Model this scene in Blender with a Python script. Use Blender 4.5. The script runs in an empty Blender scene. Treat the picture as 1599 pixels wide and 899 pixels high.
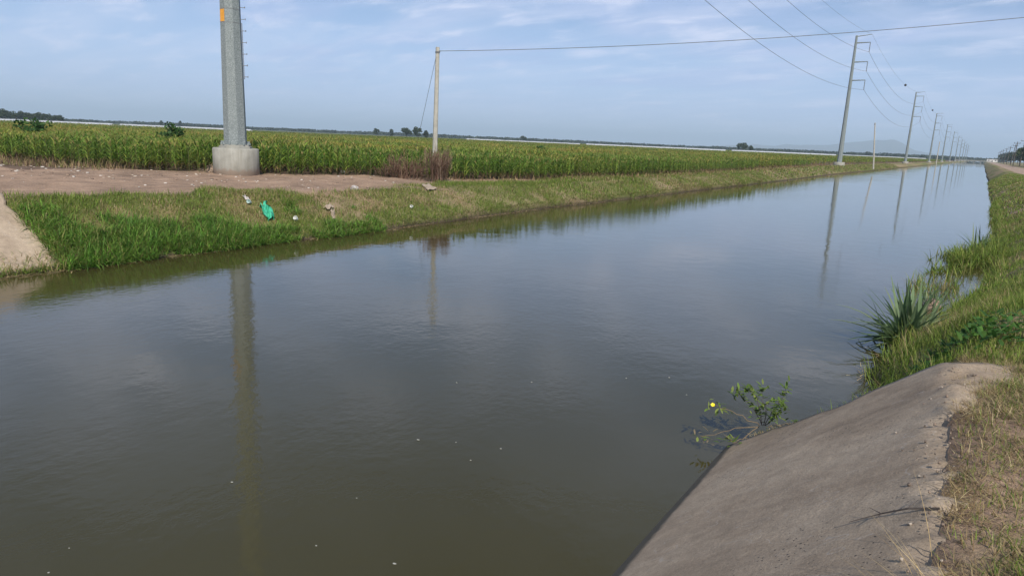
import bpy, bmesh, math, random
import numpy as np
from mathutils import Vector, Matrix

random.seed(7)
RNG = np.random.default_rng(11)
scene = bpy.context.scene
COL = scene.collection
R = math.radians

# ------------------------------------------------------------------ camera
EYE = 3.07
F_PX, IMG_W = 1080.0, 1599.0
ROLL, PITCH, YAW = R(2.5), math.atan(231 / 1080.0), R(33.33)
cam_data = bpy.data.cameras.new('camera')
cam_data.sensor_width = 36
cam_data.lens = 36 * F_PX / IMG_W
cam_data.clip_start, cam_data.clip_end = 0.05, 40000
cam = bpy.data.objects.new('camera', cam_data)
COL.objects.link(cam)
fwd = Vector((-math.sin(YAW) * math.cos(PITCH), math.cos(YAW) * math.cos(PITCH), -math.sin(PITCH)))
r0 = Vector((math.cos(YAW), math.sin(YAW), 0))
u0 = r0.cross(fwd)
rt = r0 * math.cos(ROLL) + u0 * math.sin(ROLL)
up = -r0 * math.sin(ROLL) + u0 * math.cos(ROLL)
mw = Matrix((rt, up, -fwd)).transposed().to_4x4()
mw.translation = (0, 0, EYE)
cam.matrix_world = mw
scene.camera = cam

# ------------------------------------------------------------------ light
SUN_AZ, SUN_EL = R(136), R(43)          # azimuth clockwise from +Y
SUN_DIR = Vector((math.sin(SUN_AZ) * math.cos(SUN_EL), math.cos(SUN_AZ) * math.cos(SUN_EL), math.sin(SUN_EL)))
world = bpy.data.worlds.new('World')
scene.world = world
world.use_nodes = True
wn, wl_ = world.node_tree.nodes, world.node_tree.links
wn.clear()
w_out = wn.new('ShaderNodeOutputWorld')
w_bg = wn.new('ShaderNodeBackground')
w_bg.inputs['Strength'].default_value = 0.094
sky = wn.new('ShaderNodeTexSky')
sky.sky_type = 'NISHITA'
sky.sun_disc = False
sky.sun_elevation = SUN_EL
sky.sun_rotation = SUN_AZ
sky.air_density = 0.72
sky.dust_density = 0.15
sky.ozone_density = 2.2
CLOUD_COL = (6.9, 7.4, 9.2, 1)
VEIL_COL = (4.15, 5.25, 7.9, 1)


def wmath(op, a, b=None, clamp=False):
    n = wn.new('ShaderNodeMath')
    n.operation = op
    n.use_clamp = clamp
    for i, v in enumerate((a, b)):
        if v is None:
            continue
        if isinstance(v, (int, float)):
            n.inputs[i].default_value = v
        else:
            wl_.new(v, n.inputs[i])
    return n.outputs[0]


tc = wn.new('ShaderNodeTexCoord')
sep = wn.new('ShaderNodeSeparateXYZ')
wl_.new(tc.outputs['Generated'], sep.inputs[0])
dz = wmath('ADD', wmath('MAXIMUM', sep.outputs['Z'], 0.0), 0.16)
cx = wmath('DIVIDE', sep.outputs['X'], dz)
cy = wmath('DIVIDE', sep.outputs['Y'], dz)
comb = wn.new('ShaderNodeCombineXYZ')
wl_.new(cx, comb.inputs[0])
wl_.new(cy, comb.inputs[1])


def cloud_noise(scale, rot, stretch, detail, lo, hi, loc=(0, 0, 0), dist=0.0):
    mp = wn.new('ShaderNodeMapping')
    mp.inputs['Rotation'].default_value = (0, 0, rot)
    mp.inputs['Scale'].default_value = stretch
    mp.inputs['Location'].default_value = loc
    wl_.new(comb.outputs[0], mp.inputs[0])
    nz = wn.new('ShaderNodeTexNoise')
    nz.inputs['Scale'].default_value = scale
    nz.inputs['Detail'].default_value = detail
    nz.inputs['Roughness'].default_value = 0.58
    nz.inputs['Distortion'].default_value = dist
    wl_.new(mp.outputs[0], nz.inputs['Vector'])
    mr = wn.new('ShaderNodeMapRange')
    mr.interpolation_type = 'SMOOTHSTEP'
    mr.inputs['From Min'].default_value = lo
    mr.inputs['From Max'].default_value = hi
    wl_.new(nz.outputs['Fac'], mr.inputs['Value'])
    return mr.outputs['Result']


veil = cloud_noise(0.6, 0.5, (1, 1.7, 1), 6, 0.36, 0.62, (3.1, 1.7, 0), 0.4)
streak = cloud_noise(1.1, 0.75, (1, 2.6, 1), 6, 0.38, 0.76, (0.4, 5.2, 0), 0.6)
puff = cloud_noise(2.6, 0.2, (1, 1.8, 1), 6, 0.48, 0.74, (7.7, 2.2, 0), 0.3)
hi = wn.new('ShaderNodeMapRange')            # the veil thins out towards the zenith
hi.inputs['From Min'].default_value = 0.26
hi.inputs['From Max'].default_value = 0.55
hi.inputs['To Min'].default_value = 1.0
hi.inputs['To Max'].default_value = 0.62
wl_.new(sep.outputs['Z'], hi.inputs['Value'])


def wmix(fac, a, b):
    n = wn.new('ShaderNodeMix')
    n.data_type = 'RGBA'
    wl_.new(fac, n.inputs[0])
    wl_.new(a, n.inputs[6])
    n.inputs[7].default_value = b
    return n.outputs[2]


low = wn.new('ShaderNodeMapRange')           # an even milky layer low in the sky
low.inputs['From Min'].default_value = 0.05
low.inputs['From Max'].default_value = 0.21
low.inputs['To Min'].default_value = 1.0
low.inputs['To Max'].default_value = 0.0
wl_.new(sep.outputs['Z'], low.inputs['Value'])
veil_m = wmath('MULTIPLY', wmath('MULTIPLY', wmath('MAXIMUM', veil, low.outputs[0]), 0.78), hi.outputs[0])
thin = wn.new('ShaderNodeMapRange')
thin.inputs['From Min'].default_value = 0.28
thin.inputs['From Max'].default_value = 0.45
thin.inputs['To Min'].default_value = 1.0
thin.inputs['To Max'].default_value = 0.15
wl_.new(sep.outputs['Z'], thin.inputs['Value'])
clear_low = wmath('SUBTRACT', 1.0, wmath('MULTIPLY', low.outputs[0], 0.6))
puff_m = wmath('MULTIPLY', wmath('ADD', wmath('MULTIPLY', streak, 0.56), wmath('MULTIPLY', puff, 0.75), clamp=True), wmath('MULTIPLY', clear_low, thin.outputs[0]))
sky_c = wmix(veil_m, sky.outputs[0], VEIL_COL)
sky_c = wmix(puff_m, sky_c, CLOUD_COL)
wl_.new(sky_c, w_bg.inputs['Color'])
wl_.new(w_bg.outputs[0], w_out.inputs[0])

sun_d = bpy.data.lights.new('sun', 'SUN')
sun_d.energy = 4.3
sun_d.angle = R(0.6)
sun_d.color = (1.0, 0.94, 0.85)
sun = bpy.data.objects.new('sun', sun_d)
sun.rotation_euler = SUN_DIR.to_track_quat('Z', 'Y').to_euler()
sun.location = (20, -20, 60)
COL.objects.link(sun)

scene.view_settings.view_transform = 'Standard'
scene.view_settings.look = 'None'
scene.view_settings.exposure = 0.30
scene.view_settings.gamma = 1
scene.view_settings.use_curve_mapping = False
scene.render.engine = 'CYCLES'
scene.cycles.max_bounces = 6
scene.cycles.transparent_max_bounces = 8
scene.cycles.volume_bounces = 0
scene.cycles.use_denoising = True


# ------------------------------------------------------------------ pixel helper (photo pixel -> point at height z)
def ray(px, py):
    x, y = px - 1599 / 2, -(py - 899 / 2)
    v = rt * x + up * y + fwd * F_PX
    return v


def at(px, py, z):
    v = ray(px, py)
    t = (z - EYE) / v.z
    return Vector((v.x * t, v.y * t, z))


def at_y(px, py, Y):
    v = ray(px, py)
    t = Y / v.y
    return Vector((v.x * t, Y, EYE + v.z * t))


# ------------------------------------------------------------------ noise
def _hash(ix, iy, seed):
    n = (ix.astype(np.int64) * 374761393 + iy.astype(np.int64) * 668265263 + seed * 974711) & 0x7FFFFFFF
    n = ((n ^ (n >> 13)) * 1274126177) & 0x7FFFFFFF
    n = (n ^ (n >> 16)) & 0xFFFF
    return n / 65535.0


def vnoise(x, y, seed=0):
    x, y = np.asarray(x, float), np.asarray(y, float)
    ix, iy = np.floor(x), np.floor(y)
    fx, fy = x - ix, y - iy
    fx, fy = fx * fx * (3 - 2 * fx), fy * fy * (3 - 2 * fy)
    a, b = _hash(ix, iy, seed), _hash(ix + 1, iy, seed)
    c, d = _hash(ix, iy + 1, seed), _hash(ix + 1, iy + 1, seed)
    return (a * (1 - fx) + b * fx) * (1 - fy) + (c * (1 - fx) + d * fx) * fy


def fbm(x, y, seed=0, octs=4):
    s, a, t = 0, 0.5, 0
    for o in range(octs):
        s = s + a * vnoise(np.asarray(x) * 2 ** o + 17.3 * o, np.asarray(y) * 2 ** o - 9.1 * o, seed + o)
        t += a
        a *= 0.5
    return s / t


def sstep(a, b, x):
    t = np.clip((np.asarray(x, float) - a) / (b - a), 0, 1)
    return t * t * (3 - 2 * t)


# ------------------------------------------------------------------ materials
def new_mat(name):
    m = bpy.data.materials.new(name)
    m.use_nodes = True
    nt = m.node_tree
    nt.nodes.clear()
    out = nt.nodes.new('ShaderNodeOutputMaterial')
    p = nt.nodes.new('ShaderNodeBsdfPrincipled')
    nt.links.new(p.outputs[0], out.inputs[0])
    return m, nt, p, out


def noise_node(nt, scale, detail=4, rough=0.55, vec=None, stretch=None):
    n = nt.nodes.new('ShaderNodeTexNoise')
    n.inputs['Scale'].default_value = scale
    n.inputs['Detail'].default_value = detail
    n.inputs['Roughness'].default_value = rough
    t = nt.nodes.new('ShaderNodeTexCoord')
    v = t.outputs['Object'] if vec is None else vec
    if stretch:
        mp = nt.nodes.new('ShaderNodeMapping')
        mp.inputs['Scale'].default_value = stretch
        nt.links.new(v, mp.inputs[0])
        v = mp.outputs[0]
    nt.links.new(v, n.inputs['Vector'])
    return n


def ramp(nt, fac, stops):
    r = nt.nodes.new('ShaderNodeValToRGB')
    el = r.color_ramp.elements
    while len(el) < len(stops):
        el.new(0.5)
    for e, (p, c) in zip(el, stops):
        e.position = p
        e.color = (*c, 1)
    nt.links.new(fac, r.inputs[0])
    return r.outputs[0]


def mixcol(nt, fac, a, b, mode='MIX'):
    m = nt.nodes.new('ShaderNodeMix')
    m.data_type = 'RGBA'
    m.blend_type = mode
    for i, v in ((0, fac), (6, a), (7, b)):
        if isinstance(v, (int, float)):
            m.inputs[i].default_value = v
        elif isinstance(v, tuple):
            m.inputs[i].default_value = (*v, 1)
        else:
            nt.links.new(v, m.inputs[i])
    return m.outputs[2]


def bump(nt, p, h, strength, dist):
    b = nt.nodes.new('ShaderNodeBump')
    b.inputs['Strength'].default_value = strength
    b.inputs['Distance'].default_value = dist
    nt.links.new(h, b.inputs['Height'])
    nt.links.new(b.outputs[0], p.inputs['Normal'])
    return b


def mat_noise(name, stops, scale=6, rough=0.9, bs=0.3, bd=0.01, bscale=None, metallic=0.0, spec=0.3):
    m, nt, p, _ = new_mat(name)
    n = noise_node(nt, scale, 6, 0.6)
    nt.links.new(ramp(nt, n.outputs['Fac'], stops), p.inputs['Base Color'])
    n2 = noise_node(nt, bscale or scale * 4, 5, 0.6)
    bump(nt, p, n2.outputs['Fac'], bs, bd)
    p.inputs['Roughness'].default_value = rough
    p.inputs['Metallic'].default_value = metallic
    p.inputs['Specular IOR Level'].default_value = spec
    return m


def mat_foliage(name, transl=0.42, rough=0.6, spec=0.25):
    """colour per vertex ('Col') + a little translucency"""
    m, nt, p, out = new_mat(name)
    a = nt.nodes.new('ShaderNodeAttribute')
    a.attribute_name = 'Col'
    n = noise_node(nt, 3.0, 3)
    c = mixcol(nt, 0.5, a.outputs['Color'], ramp(nt, n.outputs['Fac'], [(0.3, (0.72, 0.74, 0.7)), (0.7, (1.25, 1.2, 1.15))]), 'MULTIPLY')
    nt.links.new(c, p.inputs['Base Color'])
    p.inputs['Roughness'].default_value = rough
    p.inputs['Specular IOR Level'].default_value = spec
    if transl:
        t = nt.nodes.new('ShaderNodeBsdfTranslucent')
        nt.links.new(c, t.inputs['Color'])
        mx = nt.nodes.new('ShaderNodeMixShader')
        mx.inputs[0].default_value = transl
        nt.links.new(p.outputs[0], mx.inputs[1])
        nt.links.new(t.outputs[0], mx.inputs[2])
        nt.links.new(mx.outputs[0], out.inputs[0])
    return m


def mat_ground():
    m, nt, p, _ = new_mat('soil_and_turf')
    a = nt.nodes.new('ShaderNodeAttribute')
    a.attribute_name = 'Col'
    n1 = noise_node(nt, 1.3, 6, 0.62)
    n2 = noise_node(nt, 22, 5, 0.65)
    c = mixcol(nt, 1.0, a.outputs['Color'], ramp(nt, n1.outputs['Fac'], [(0.3, (0.72, 0.72, 0.72)), (0.7, (1.22, 1.2, 1.18))]), 'MULTIPLY')
    c = mixcol(nt, 1.0, c, ramp(nt, n2.outputs['Fac'], [(0.3, (0.62, 0.62, 0.62)), (0.72, (1.32, 1.3, 1.28))]), 'MULTIPLY')
    nt.links.new(c, p.inputs['Base Color'])
    n3 = noise_node(nt, 14, 7, 0.7)
    bump(nt, p, n3.outputs['Fac'], 0.8, 0.05)
    p.inputs['Roughness'].default_value = 0.95
    p.inputs['Specular IOR Level'].default_value = 0.15
    return m


def mat_water():
    m, nt, p, _ = new_mat('murky_water')
    n0 = noise_node(nt, 0.12, 3)
    nt.links.new(ramp(nt, n0.outputs['Fac'], [(0.3, (0.042, 0.037, 0.013)), (0.7, (0.050, 0.044, 0.016))]), p.inputs['Base Color'])
    p.inputs['Roughness'].default_value = 0.025
    p.inputs['IOR'].default_value = 1.47
    na = noise_node(nt, 9.0, 4, 0.55, stretch=(1.0, 0.75, 1))
    nb = noise_node(nt, 1.9, 2, 0.5, stretch=(1.0, 0.8, 1))
    ncalm = noise_node(nt, 0.11, 2, 0.5, stretch=(1.6, 0.6, 1))
    mr = nt.nodes.new('ShaderNodeMapRange')
    mr.inputs['From Min'].default_value = 0.38
    mr.inputs['From Max'].default_value = 0.64
    mr.inputs['To Min'].default_value = 0.25
    nt.links.new(ncalm.outputs['Fac'], mr.inputs['Value'])
    mu = nt.nodes.new('ShaderNodeMath'); mu.operation = 'MULTIPLY'
    nt.links.new(na.outputs['Fac'], mu.inputs[0]); nt.links.new(mr.outputs[0], mu.inputs[1])
    mu2 = nt.nodes.new('ShaderNodeMath'); mu2.operation = 'MULTIPLY'; mu2.inputs[1].default_value = 1.3
    nt.links.new(nb.outputs['Fac'], mu2.inputs[0])
    ad = nt.nodes.new('ShaderNodeMath'); ad.operation = 'ADD'
    nt.links.new(mu.outputs[0], ad.inputs[0]); nt.links.new(mu2.outputs[0], ad.inputs[1])
    bump(nt, p, ad.outputs[0], 1.0, 0.0032)
    return m


def mat_lining(name):
    """weathered in-situ concrete with broad stain bands, pits, hairline scratches and a damp tide mark"""
    m, nt, p, _ = new_mat(name)
    geo = nt.nodes.new('ShaderNodeNewGeometry')
    n1 = noise_node(nt, 0.8, 8, 0.68, stretch=(0.7, 1.5, 0.7))
    n2 = noise_node(nt, 9, 6, 0.65)
    n3 = noise_node(nt, 75, 6, 0.7)
    c = ramp(nt, n1.outputs['Fac'], [(0.34, (0.255, 0.195, 0.138)), (0.5, (0.36, 0.283, 0.205)), (0.68, (0.425, 0.342, 0.253))])
    c = mixcol(nt, 0.8, c, ramp(nt, n2.outputs['Fac'], [(0.3, (0.78, 0.78, 0.78)), (0.7, (1.16, 1.15, 1.14))]), 'MULTIPLY')
    c = mixcol(nt, 1.0, c, ramp(nt, n3.outputs['Fac'], [(0.30, (0.74, 0.74, 0.74)), (0.66, (1.18, 1.18, 1.18))]), 'MULTIPLY')
    # dark pits
    v = nt.nodes.new('ShaderNodeTexVoronoi')
    v.inputs['Scale'].default_value = 24
    t = nt.nodes.new('ShaderNodeTexCoord')
    nt.links.new(t.outputs['Object'], v.inputs['Vector'])
    npit = noise_node(nt, 2.2, 3)
    sb = nt.nodes.new('ShaderNodeMath'); sb.operation = 'MULTIPLY'; sb.inputs[1].default_value = 0.27
    nt.links.new(npit.outputs['Fac'], sb.inputs[0])
    lt = nt.nodes.new('ShaderNodeMath'); lt.operation = 'LESS_THAN'
    nt.links.new(v.outputs['Distance'], lt.inputs[0]); nt.links.new(sb.outputs[0], lt.inputs[1])
    pm = nt.nodes.new('ShaderNodeMath'); pm.operation = 'MULTIPLY'
    ng = noise_node(nt, 1.1, 2)
    gt = nt.nodes.new('ShaderNodeMapRange'); gt.inputs['From Min'].default_value = 0.40; gt.inputs['From Max'].default_value = 0.62
    nt.links.new(ng.outputs['Fac'], gt.inputs['Value'])
    nt.links.new(lt.outputs[0], pm.inputs[0]); nt.links.new(gt.outputs[0], pm.inputs[1])
    c = mixcol(nt, pm.outputs[0], c, (0.07, 0.06, 0.05))
    # hairline pale scratches running up and down the slope and along it
    nw = noise_node(nt, 1.5, 3, 0.6, stretch=(0.5, 1.2, 0.5))
    ab = nt.nodes.new('ShaderNodeMath'); ab.operation = 'SUBTRACT'; ab.inputs[1].default_value = 0.5
    nt.links.new(nw.outputs['Fac'], ab.inputs[0])
    ab2 = nt.nodes.new('ShaderNodeMath'); ab2.operation = 'ABSOLUTE'
    nt.links.new(ab.outputs[0], ab2.inputs[0])
    mr = nt.nodes.new('ShaderNodeMapRange'); mr.inputs['From Min'].default_value = 0.0; mr.inputs['From Max'].default_value = 0.0035
    mr.inputs['To Min'].default_value = 0.45; mr.inputs['To Max'].default_value = 0.0
    nt.links.new(ab2.outputs[0], mr.inputs['Value'])
    c = mixcol(nt, mr.outputs[0], c, (0.46, 0.41, 0.36))
    # tide mark
    sz = nt.nodes.new('ShaderNodeSeparateXYZ'); nt.links.new(geo.outputs['Position'], sz.inputs[0])
    nz = noise_node(nt, 5, 3)
    az = nt.nodes.new('ShaderNodeMath'); az.operation = 'MULTIPLY_ADD'; az.inputs[1].default_value = 0.05; az.inputs[2].default_value = 0.0
    nt.links.new(nz.outputs['Fac'], az.inputs[0])
    su = nt.nodes.new('ShaderNodeMath'); su.operation = 'SUBTRACT'
    nt.links.new(sz.outputs['Z'], su.inputs[0]); nt.links.new(az.outputs[0], su.inputs[1])
    wet = nt.nodes.new('ShaderNodeMapRange'); wet.inputs['From Min'].default_value = 0.02; wet.inputs['From Max'].default_value = 0.05
    wet.inputs['To Min'].default_value = 1; wet.inputs['To Max'].default_value = 0
    nt.links.new(su.outputs[0], wet.inputs['Value'])
    c = mixcol(nt, wet.outputs[0], c, (0.075, 0.068, 0.055))
    nt.links.new(c, p.inputs['Base Color'])
    nb = noise_node(nt, 35, 7, 0.7)
    bump(nt, p, nb.outputs['Fac'], 0.5, 0.012)
    p.inputs['Roughness'].default_value = 0.9
    p.inputs['Specular IOR Level'].default_value = 0.25
    return m


M = {
    'ground': mat_ground(),
    'water': mat_water(),
    'lining': mat_lining('weathered_concrete'),
    'foliage': mat_foliage('leafy_green'),
    'twig': mat_foliage('dry_twig', 0.0, 0.9, 0.1),
    'galv': mat_noise('galvanised_steel', [(0.3, (0.12, 0.145, 0.145)), (0.5, (0.195, 0.225, 0.225)), (0.7, (0.31, 0.34, 0.335))], 22, 0.6, 0.15, 0.003, 60, 0.0),
    'post': mat_noise('cast_concrete_post', [(0.3, (0.31, 0.295, 0.255)), (0.7, (0.46, 0.44, 0.385))], 5, 0.9, 0.3, 0.006, 30),
    'footing': mat_noise('new_concrete', [(0.25, (0.235, 0.23, 0.20)), (0.5, (0.305, 0.298, 0.262)), (0.75, (0.365, 0.355, 0.315))], 2.2, 0.9, 0.3, 0.008, 30),
    'wood': mat_noise('tarred_wood', [(0.3, (0.05, 0.04, 0.035)), (0.7, (0.12, 0.1, 0.085))], 8, 0.9),
    'wire': mat_noise('aluminium_wire', [(0.3, (0.10, 0.105, 0.11)), (0.7, (0.16, 0.165, 0.17))], 8, 0.5, 0, 0.001),
    'insul': mat_noise('grey_polymer', [(0.3, (0.12, 0.125, 0.13)), (0.7, (0.2, 0.205, 0.21))], 8, 0.6),
    'orange': mat_noise('orange_paint', [(0.3, (0.62, 0.27, 0.03)), (0.7, (0.74, 0.36, 0.06))], 9, 0.7),
    'white_net': mat_noise('white_crop_fabric', [(0.3, (0.44, 0.45, 0.46)), (0.7, (0.54, 0.55, 0.56))], 0.05, 0.9),
    'plaster': mat_noise('white_plaster', [(0.3, (0.62, 0.6, 0.56)), (0.7, (0.74, 0.72, 0.68))], 0.6, 0.9),
    'dark': mat_noise('dark_opening', [(0.3, (0.03, 0.03, 0.03)), (0.7, (0.06, 0.055, 0.05))], 2, 0.8),
    'plastic_green': mat_noise('green_plastic_film', [(0.35, (0.02, 0.33, 0.18)), (0.65, (0.09, 0.50, 0.32))], 9, 0.4, 0.9, 0.04, 12),
    'plastic_white': mat_noise('white_foam_plastic', [(0.3, (0.72, 0.72, 0.7)), (0.7, (0.84, 0.84, 0.82))], 10, 0.6),
    'plastic_pale': mat_noise('pale_clear_plastic', [(0.3, (0.42, 0.55, 0.53)), (0.7, (0.6, 0.72, 0.7))], 10, 0.3),
    'cardboard': mat_noise('sodden_cardboard', [(0.3, (0.28, 0.22, 0.16)), (0.7, (0.42, 0.34, 0.26))], 6, 0.95),
    'rock': mat_noise('pale_stone', [(0.3, (0.34, 0.31, 0.29)), (0.7, (0.5, 0.46, 0.43))], 7, 0.95, 0.6, 0.02),
    'mound': mat_noise('loose_soil', [(0.3, (0.22, 0.155, 0.115)), (0.7, (0.34, 0.25, 0.19))], 5, 0.95, 0.8, 0.04),
    'hill': mat_noise('far_hill_scrub', [(0.3, (0.06, 0.07, 0.045)), (0.7, (0.12, 0.11, 0.075))], 0.004, 0.95, 0.0),
    'petal': mat_noise('yellow_petal', [(0.3, (0.75, 0.58, 0.02)), (0.7, (0.85, 0.7, 0.04))], 60, 0.6),
    'stem': mat_noise('brown_stem', [(0.3, (0.14, 0.10, 0.06)), (0.7, (0.22, 0.165, 0.10))], 40, 0.9),
    'foam': mat_noise('pale_scum', [(0.3, (0.28, 0.28, 0.25)), (0.7, (0.42, 0.42, 0.38))], 40, 0.7),
}


def mat_footing():
    m = mat_noise('new_concrete', [(0.25, (0.235, 0.23, 0.20)), (0.5, (0.305, 0.298, 0.262)), (0.75, (0.365, 0.355, 0.315))], 2.2, 0.9, 0.3, 0.008, 30)
    nt = m.node_tree
    p = next(n for n in nt.nodes if n.type == 'BSDF_PRINCIPLED')
    src = p.inputs['Base Color'].links[0].from_socket
    t = nt.nodes.new('ShaderNodeTexCoord')
    sz = nt.nodes.new('ShaderNodeSeparateXYZ')
    nt.links.new(t.outputs['Object'], sz.inputs[0])
    n = noise_node(nt, 4.5, 5, 0.65)
    a = nt.nodes.new('ShaderNodeMath'); a.operation = 'MULTIPLY_ADD'; a.inputs[1].default_value = -0.55; a.inputs[2].default_value = 0.12
    nt.links.new(n.outputs['Fac'], a.inputs[0])
    b = nt.nodes.new('ShaderNodeMath'); b.operation = 'ADD'
    nt.links.new(a.outputs[0], b.inputs[0]); nt.links.new(sz.outputs['Z'], b.inputs[1])
    mr = nt.nodes.new('ShaderNodeMapRange'); mr.inputs['From Min'].default_value = -0.05; mr.inputs['From Max'].default_value = 0.10
    mr.inputs['To Min'].default_value = 0.75; mr.inputs['To Max'].default_value = 0.0
    nt.links.new(b.outputs[0], mr.inputs['Value'])
    nv = noise_node(nt, 1.0, 5, 0.6, stretch=(5, 5, 0.5))
    streaks = ramp(nt, nv.outputs['Fac'], [(0.35, (0.82, 0.81, 0.78)), (0.6, (1.04, 1.04, 1.04))])
    c = mixcol(nt, 1.0, src, streaks, 'MULTIPLY')
    nt.links.new(mixcol(nt, mr.outputs[0], c, (0.27, 0.20, 0.15)), p.inputs['Base Color'])
    return m


M['footing'] = mat_footing()


# ------------------------------------------------------------------ mesh helpers
def link(o, parent=None):
    COL.objects.link(o)
    if parent is not None:
        o.parent = parent
    return o


def obj_np(name, V, Fq, mat, parent=None, cols=None, smooth=False):
    """one mesh object from arrays: V (n,3), Fq (m,4) or list of such"""
    V = np.asarray(V, np.float32)
    Fq = np.asarray(Fq, np.int32)
    me = bpy.data.meshes.new(name)
    me.vertices.add(len(V))
    me.vertices.foreach_set('co', V.ravel())
    k = Fq.shape[1]
    me.loops.add(Fq.size)
    me.loops.foreach_set('vertex_index', Fq.ravel())
    me.polygons.add(len(Fq))
    me.polygons.foreach_set('loop_start', np.arange(0, Fq.size, k, dtype=np.int32))
    me.polygons.foreach_set('loop_total', np.full(len(Fq), k, np.int32))
    if smooth:
        me.polygons.foreach_set('use_smooth', np.ones(len(Fq), bool))
    if cols is not None:
        a = me.color_attributes.new('Col', 'FLOAT_COLOR', 'POINT')
        c4 = np.ones((len(V), 4), np.float32)
        c4[:, :3] = cols
        a.data.foreach_set('color', c4.ravel())
    me.update(calc_edges=True)
    me.validate()
    me.materials.append(mat)
    return link(bpy.data.objects.new(name, me), parent)


def obj_bm(name, bm, mat, parent=None, smooth=False):
    me = bpy.data.meshes.new(name)
    bmesh.ops.recalc_face_normals(bm, faces=bm.faces)
    bm.to_mesh(me)
    bm.free()
    if smooth:
        for p in me.polygons:
            p.use_smooth = True
    me.materials.append(mat)
    return link(bpy.data.objects.new(name, me), parent)


def add_tube(bm, pts, radii, n=8, cap=True):
    pts = [Vector(p) for p in pts]
    if not isinstance(radii, (list, tuple)):
        radii = [radii] * len(pts)
    rings = []
    for i, p in enumerate(pts):
        d = (pts[min(i + 1, len(pts) - 1)] - pts[max(i - 1, 0)]).normalized()
        a = Vector((0, 0, 1)) if abs(d.z) < 0.9 else Vector((1, 0, 0))
        s = d.cross(a).normalized()
        t = s.cross(d)
        rings.append([bm.verts.new(p + (s * math.cos(2 * math.pi * k / n) + t * math.sin(2 * math.pi * k / n)) * radii[i]) for k in range(n)])
    for a, b in zip(rings, rings[1:]):
        for k in range(n):
            bm.faces.new((a[k], a[(k + 1) % n], b[(k + 1) % n], b[k]))
    if cap:
        bm.faces.new(rings[0])
        bm.faces.new(rings[-1])
    return rings


def add_box(bm, c, s, rot=None, bev=0.0):
    mtx = Matrix.Translation(Vector(c))
    if rot is not None:
        mtx = mtx @ rot
    r = bmesh.ops.create_cube(bm, size=1.0, matrix=mtx @ Matrix.Diagonal((*s, 1)))
    if bev:
        es = set()
        for v in r['verts']:
            es.update(v.link_edges)
        bmesh.ops.bevel(bm, geom=list(es), offset=bev, segments=2, affect='EDGES', profile=0.5)


def add_lathe(bm, prof, n=24, base=(0, 0, 0), phase=0.0):
    b = Vector(base)
    rings = []
    for r, z in prof:
        rings.append([bm.verts.new(b + Vector((r * math.cos(2 * math.pi * k / n + phase), r * math.sin(2 * math.pi * k / n + phase), z))) for k in range(n)])
    for a, c in zip(rings, rings[1:]):
        for k in range(n):
            bm.faces.new((a[k], a[(k + 1) % n], c[(k + 1) % n], c[k]))
    bm.faces.new(rings[0])
    bm.faces.new(rings[-1])


def tag(o, label=None, cat=None, group=None, kind=None):
    if label:
        o['label'] = label
    if cat:
        o['category'] = cat
    if group:
        o['group'] = group
    if kind:
        o['kind'] = kind
    return o


def empty(name, loc, rz=0.0):
    o = bpy.data.objects.new(name, None)
    o.location = loc
    o.rotation_euler = (0, 0, rz)
    o.empty_display_size = 0.3
    return link(o)


def copy_tree(o, parent=None):
    c = o.copy()
    link(c, parent)
    for ch in list(o.children):
        copy_tree(ch, c)
    return c


def blades(P, h, w, az, lean, curl, col, segs=3, tip=0.1, tipcol=None, belly=False):
    """leaf/grass blades: ribbons that bend away along az. Returns V, F, C"""
    P = np.asarray(P, float)
    N = len(P)
    bc = lambda a: np.broadcast_to(np.asarray(a, float), (N,))
    h, w, az, lean, curl = map(bc, (h, w, az, lean, curl))
    col = np.broadcast_to(np.asarray(col, float), (N, 3))
    d = np.stack([np.cos(az), np.sin(az), np.zeros(N)], 1)
    s = np.stack([-np.sin(az), np.cos(az), np.zeros(N)], 1)
    zz = np.array([0, 0, 1.0])
    pos = P.copy()
    V = np.zeros((N, segs + 1, 2, 3))
    C = np.zeros((N, segs + 1, 2, 3))
    for k in range(segs + 1):
        t = k / segs
        ww = w * (1 - (1 - tip) * t ** 1.4) if not belly else w * (0.25 + 1.5 * math.sin(math.pi * min(1, 0.12 + t * 0.88)) * 0.55 if t < 1 else tip)
        V[:, k, 0] = pos - s * ww[:, None] * 0.5
        V[:, k, 1] = pos + s * ww[:, None] * 0.5
        cc = col if tipcol is None else col * (1 - t ** 2) + np.broadcast_to(np.asarray(tipcol, float), (N, 3)) * t ** 2
        C[:, k, 0] = cc
        C[:, k, 1] = cc
        if k < segs:
            a = lean + curl * (t + 0.5 / segs)
            pos = pos + (d * np.sin(a)[:, None] + zz * np.cos(a)[:, None]) * (h / segs)[:, None]
    nv = (segs + 1) * 2
    base = (np.arange(N) * nv)[:, None, None]
    q = np.array([[2 * k, 2 * k + 1, 2 * k + 3, 2 * k + 2] for k in range(segs)])[None]
    return V.reshape(-1, 3), (base + q).reshape(-1, 4), C.reshape(-1, 3)


class Acc:
    def __init__(self):
        self.V, self.F, self.C, self.n = [], [], [], 0

    def add(self, vfc):
        V, Fq, C = vfc
        self.V.append(V); self.F.append(Fq + self.n); self.C.append(C); self.n += len(V)
        return self

    def build(self, name, mat, parent=None, smooth=False):
        return obj_np(name, np.concatenate(self.V), np.concatenate(self.F), mat, parent, np.concatenate(self.C), smooth)


# ------------------------------------------------------------------ terrain
def pl(tab):
    xs, ys = zip(*tab)
    return lambda y: np.interp(y, xs, ys)


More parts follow.
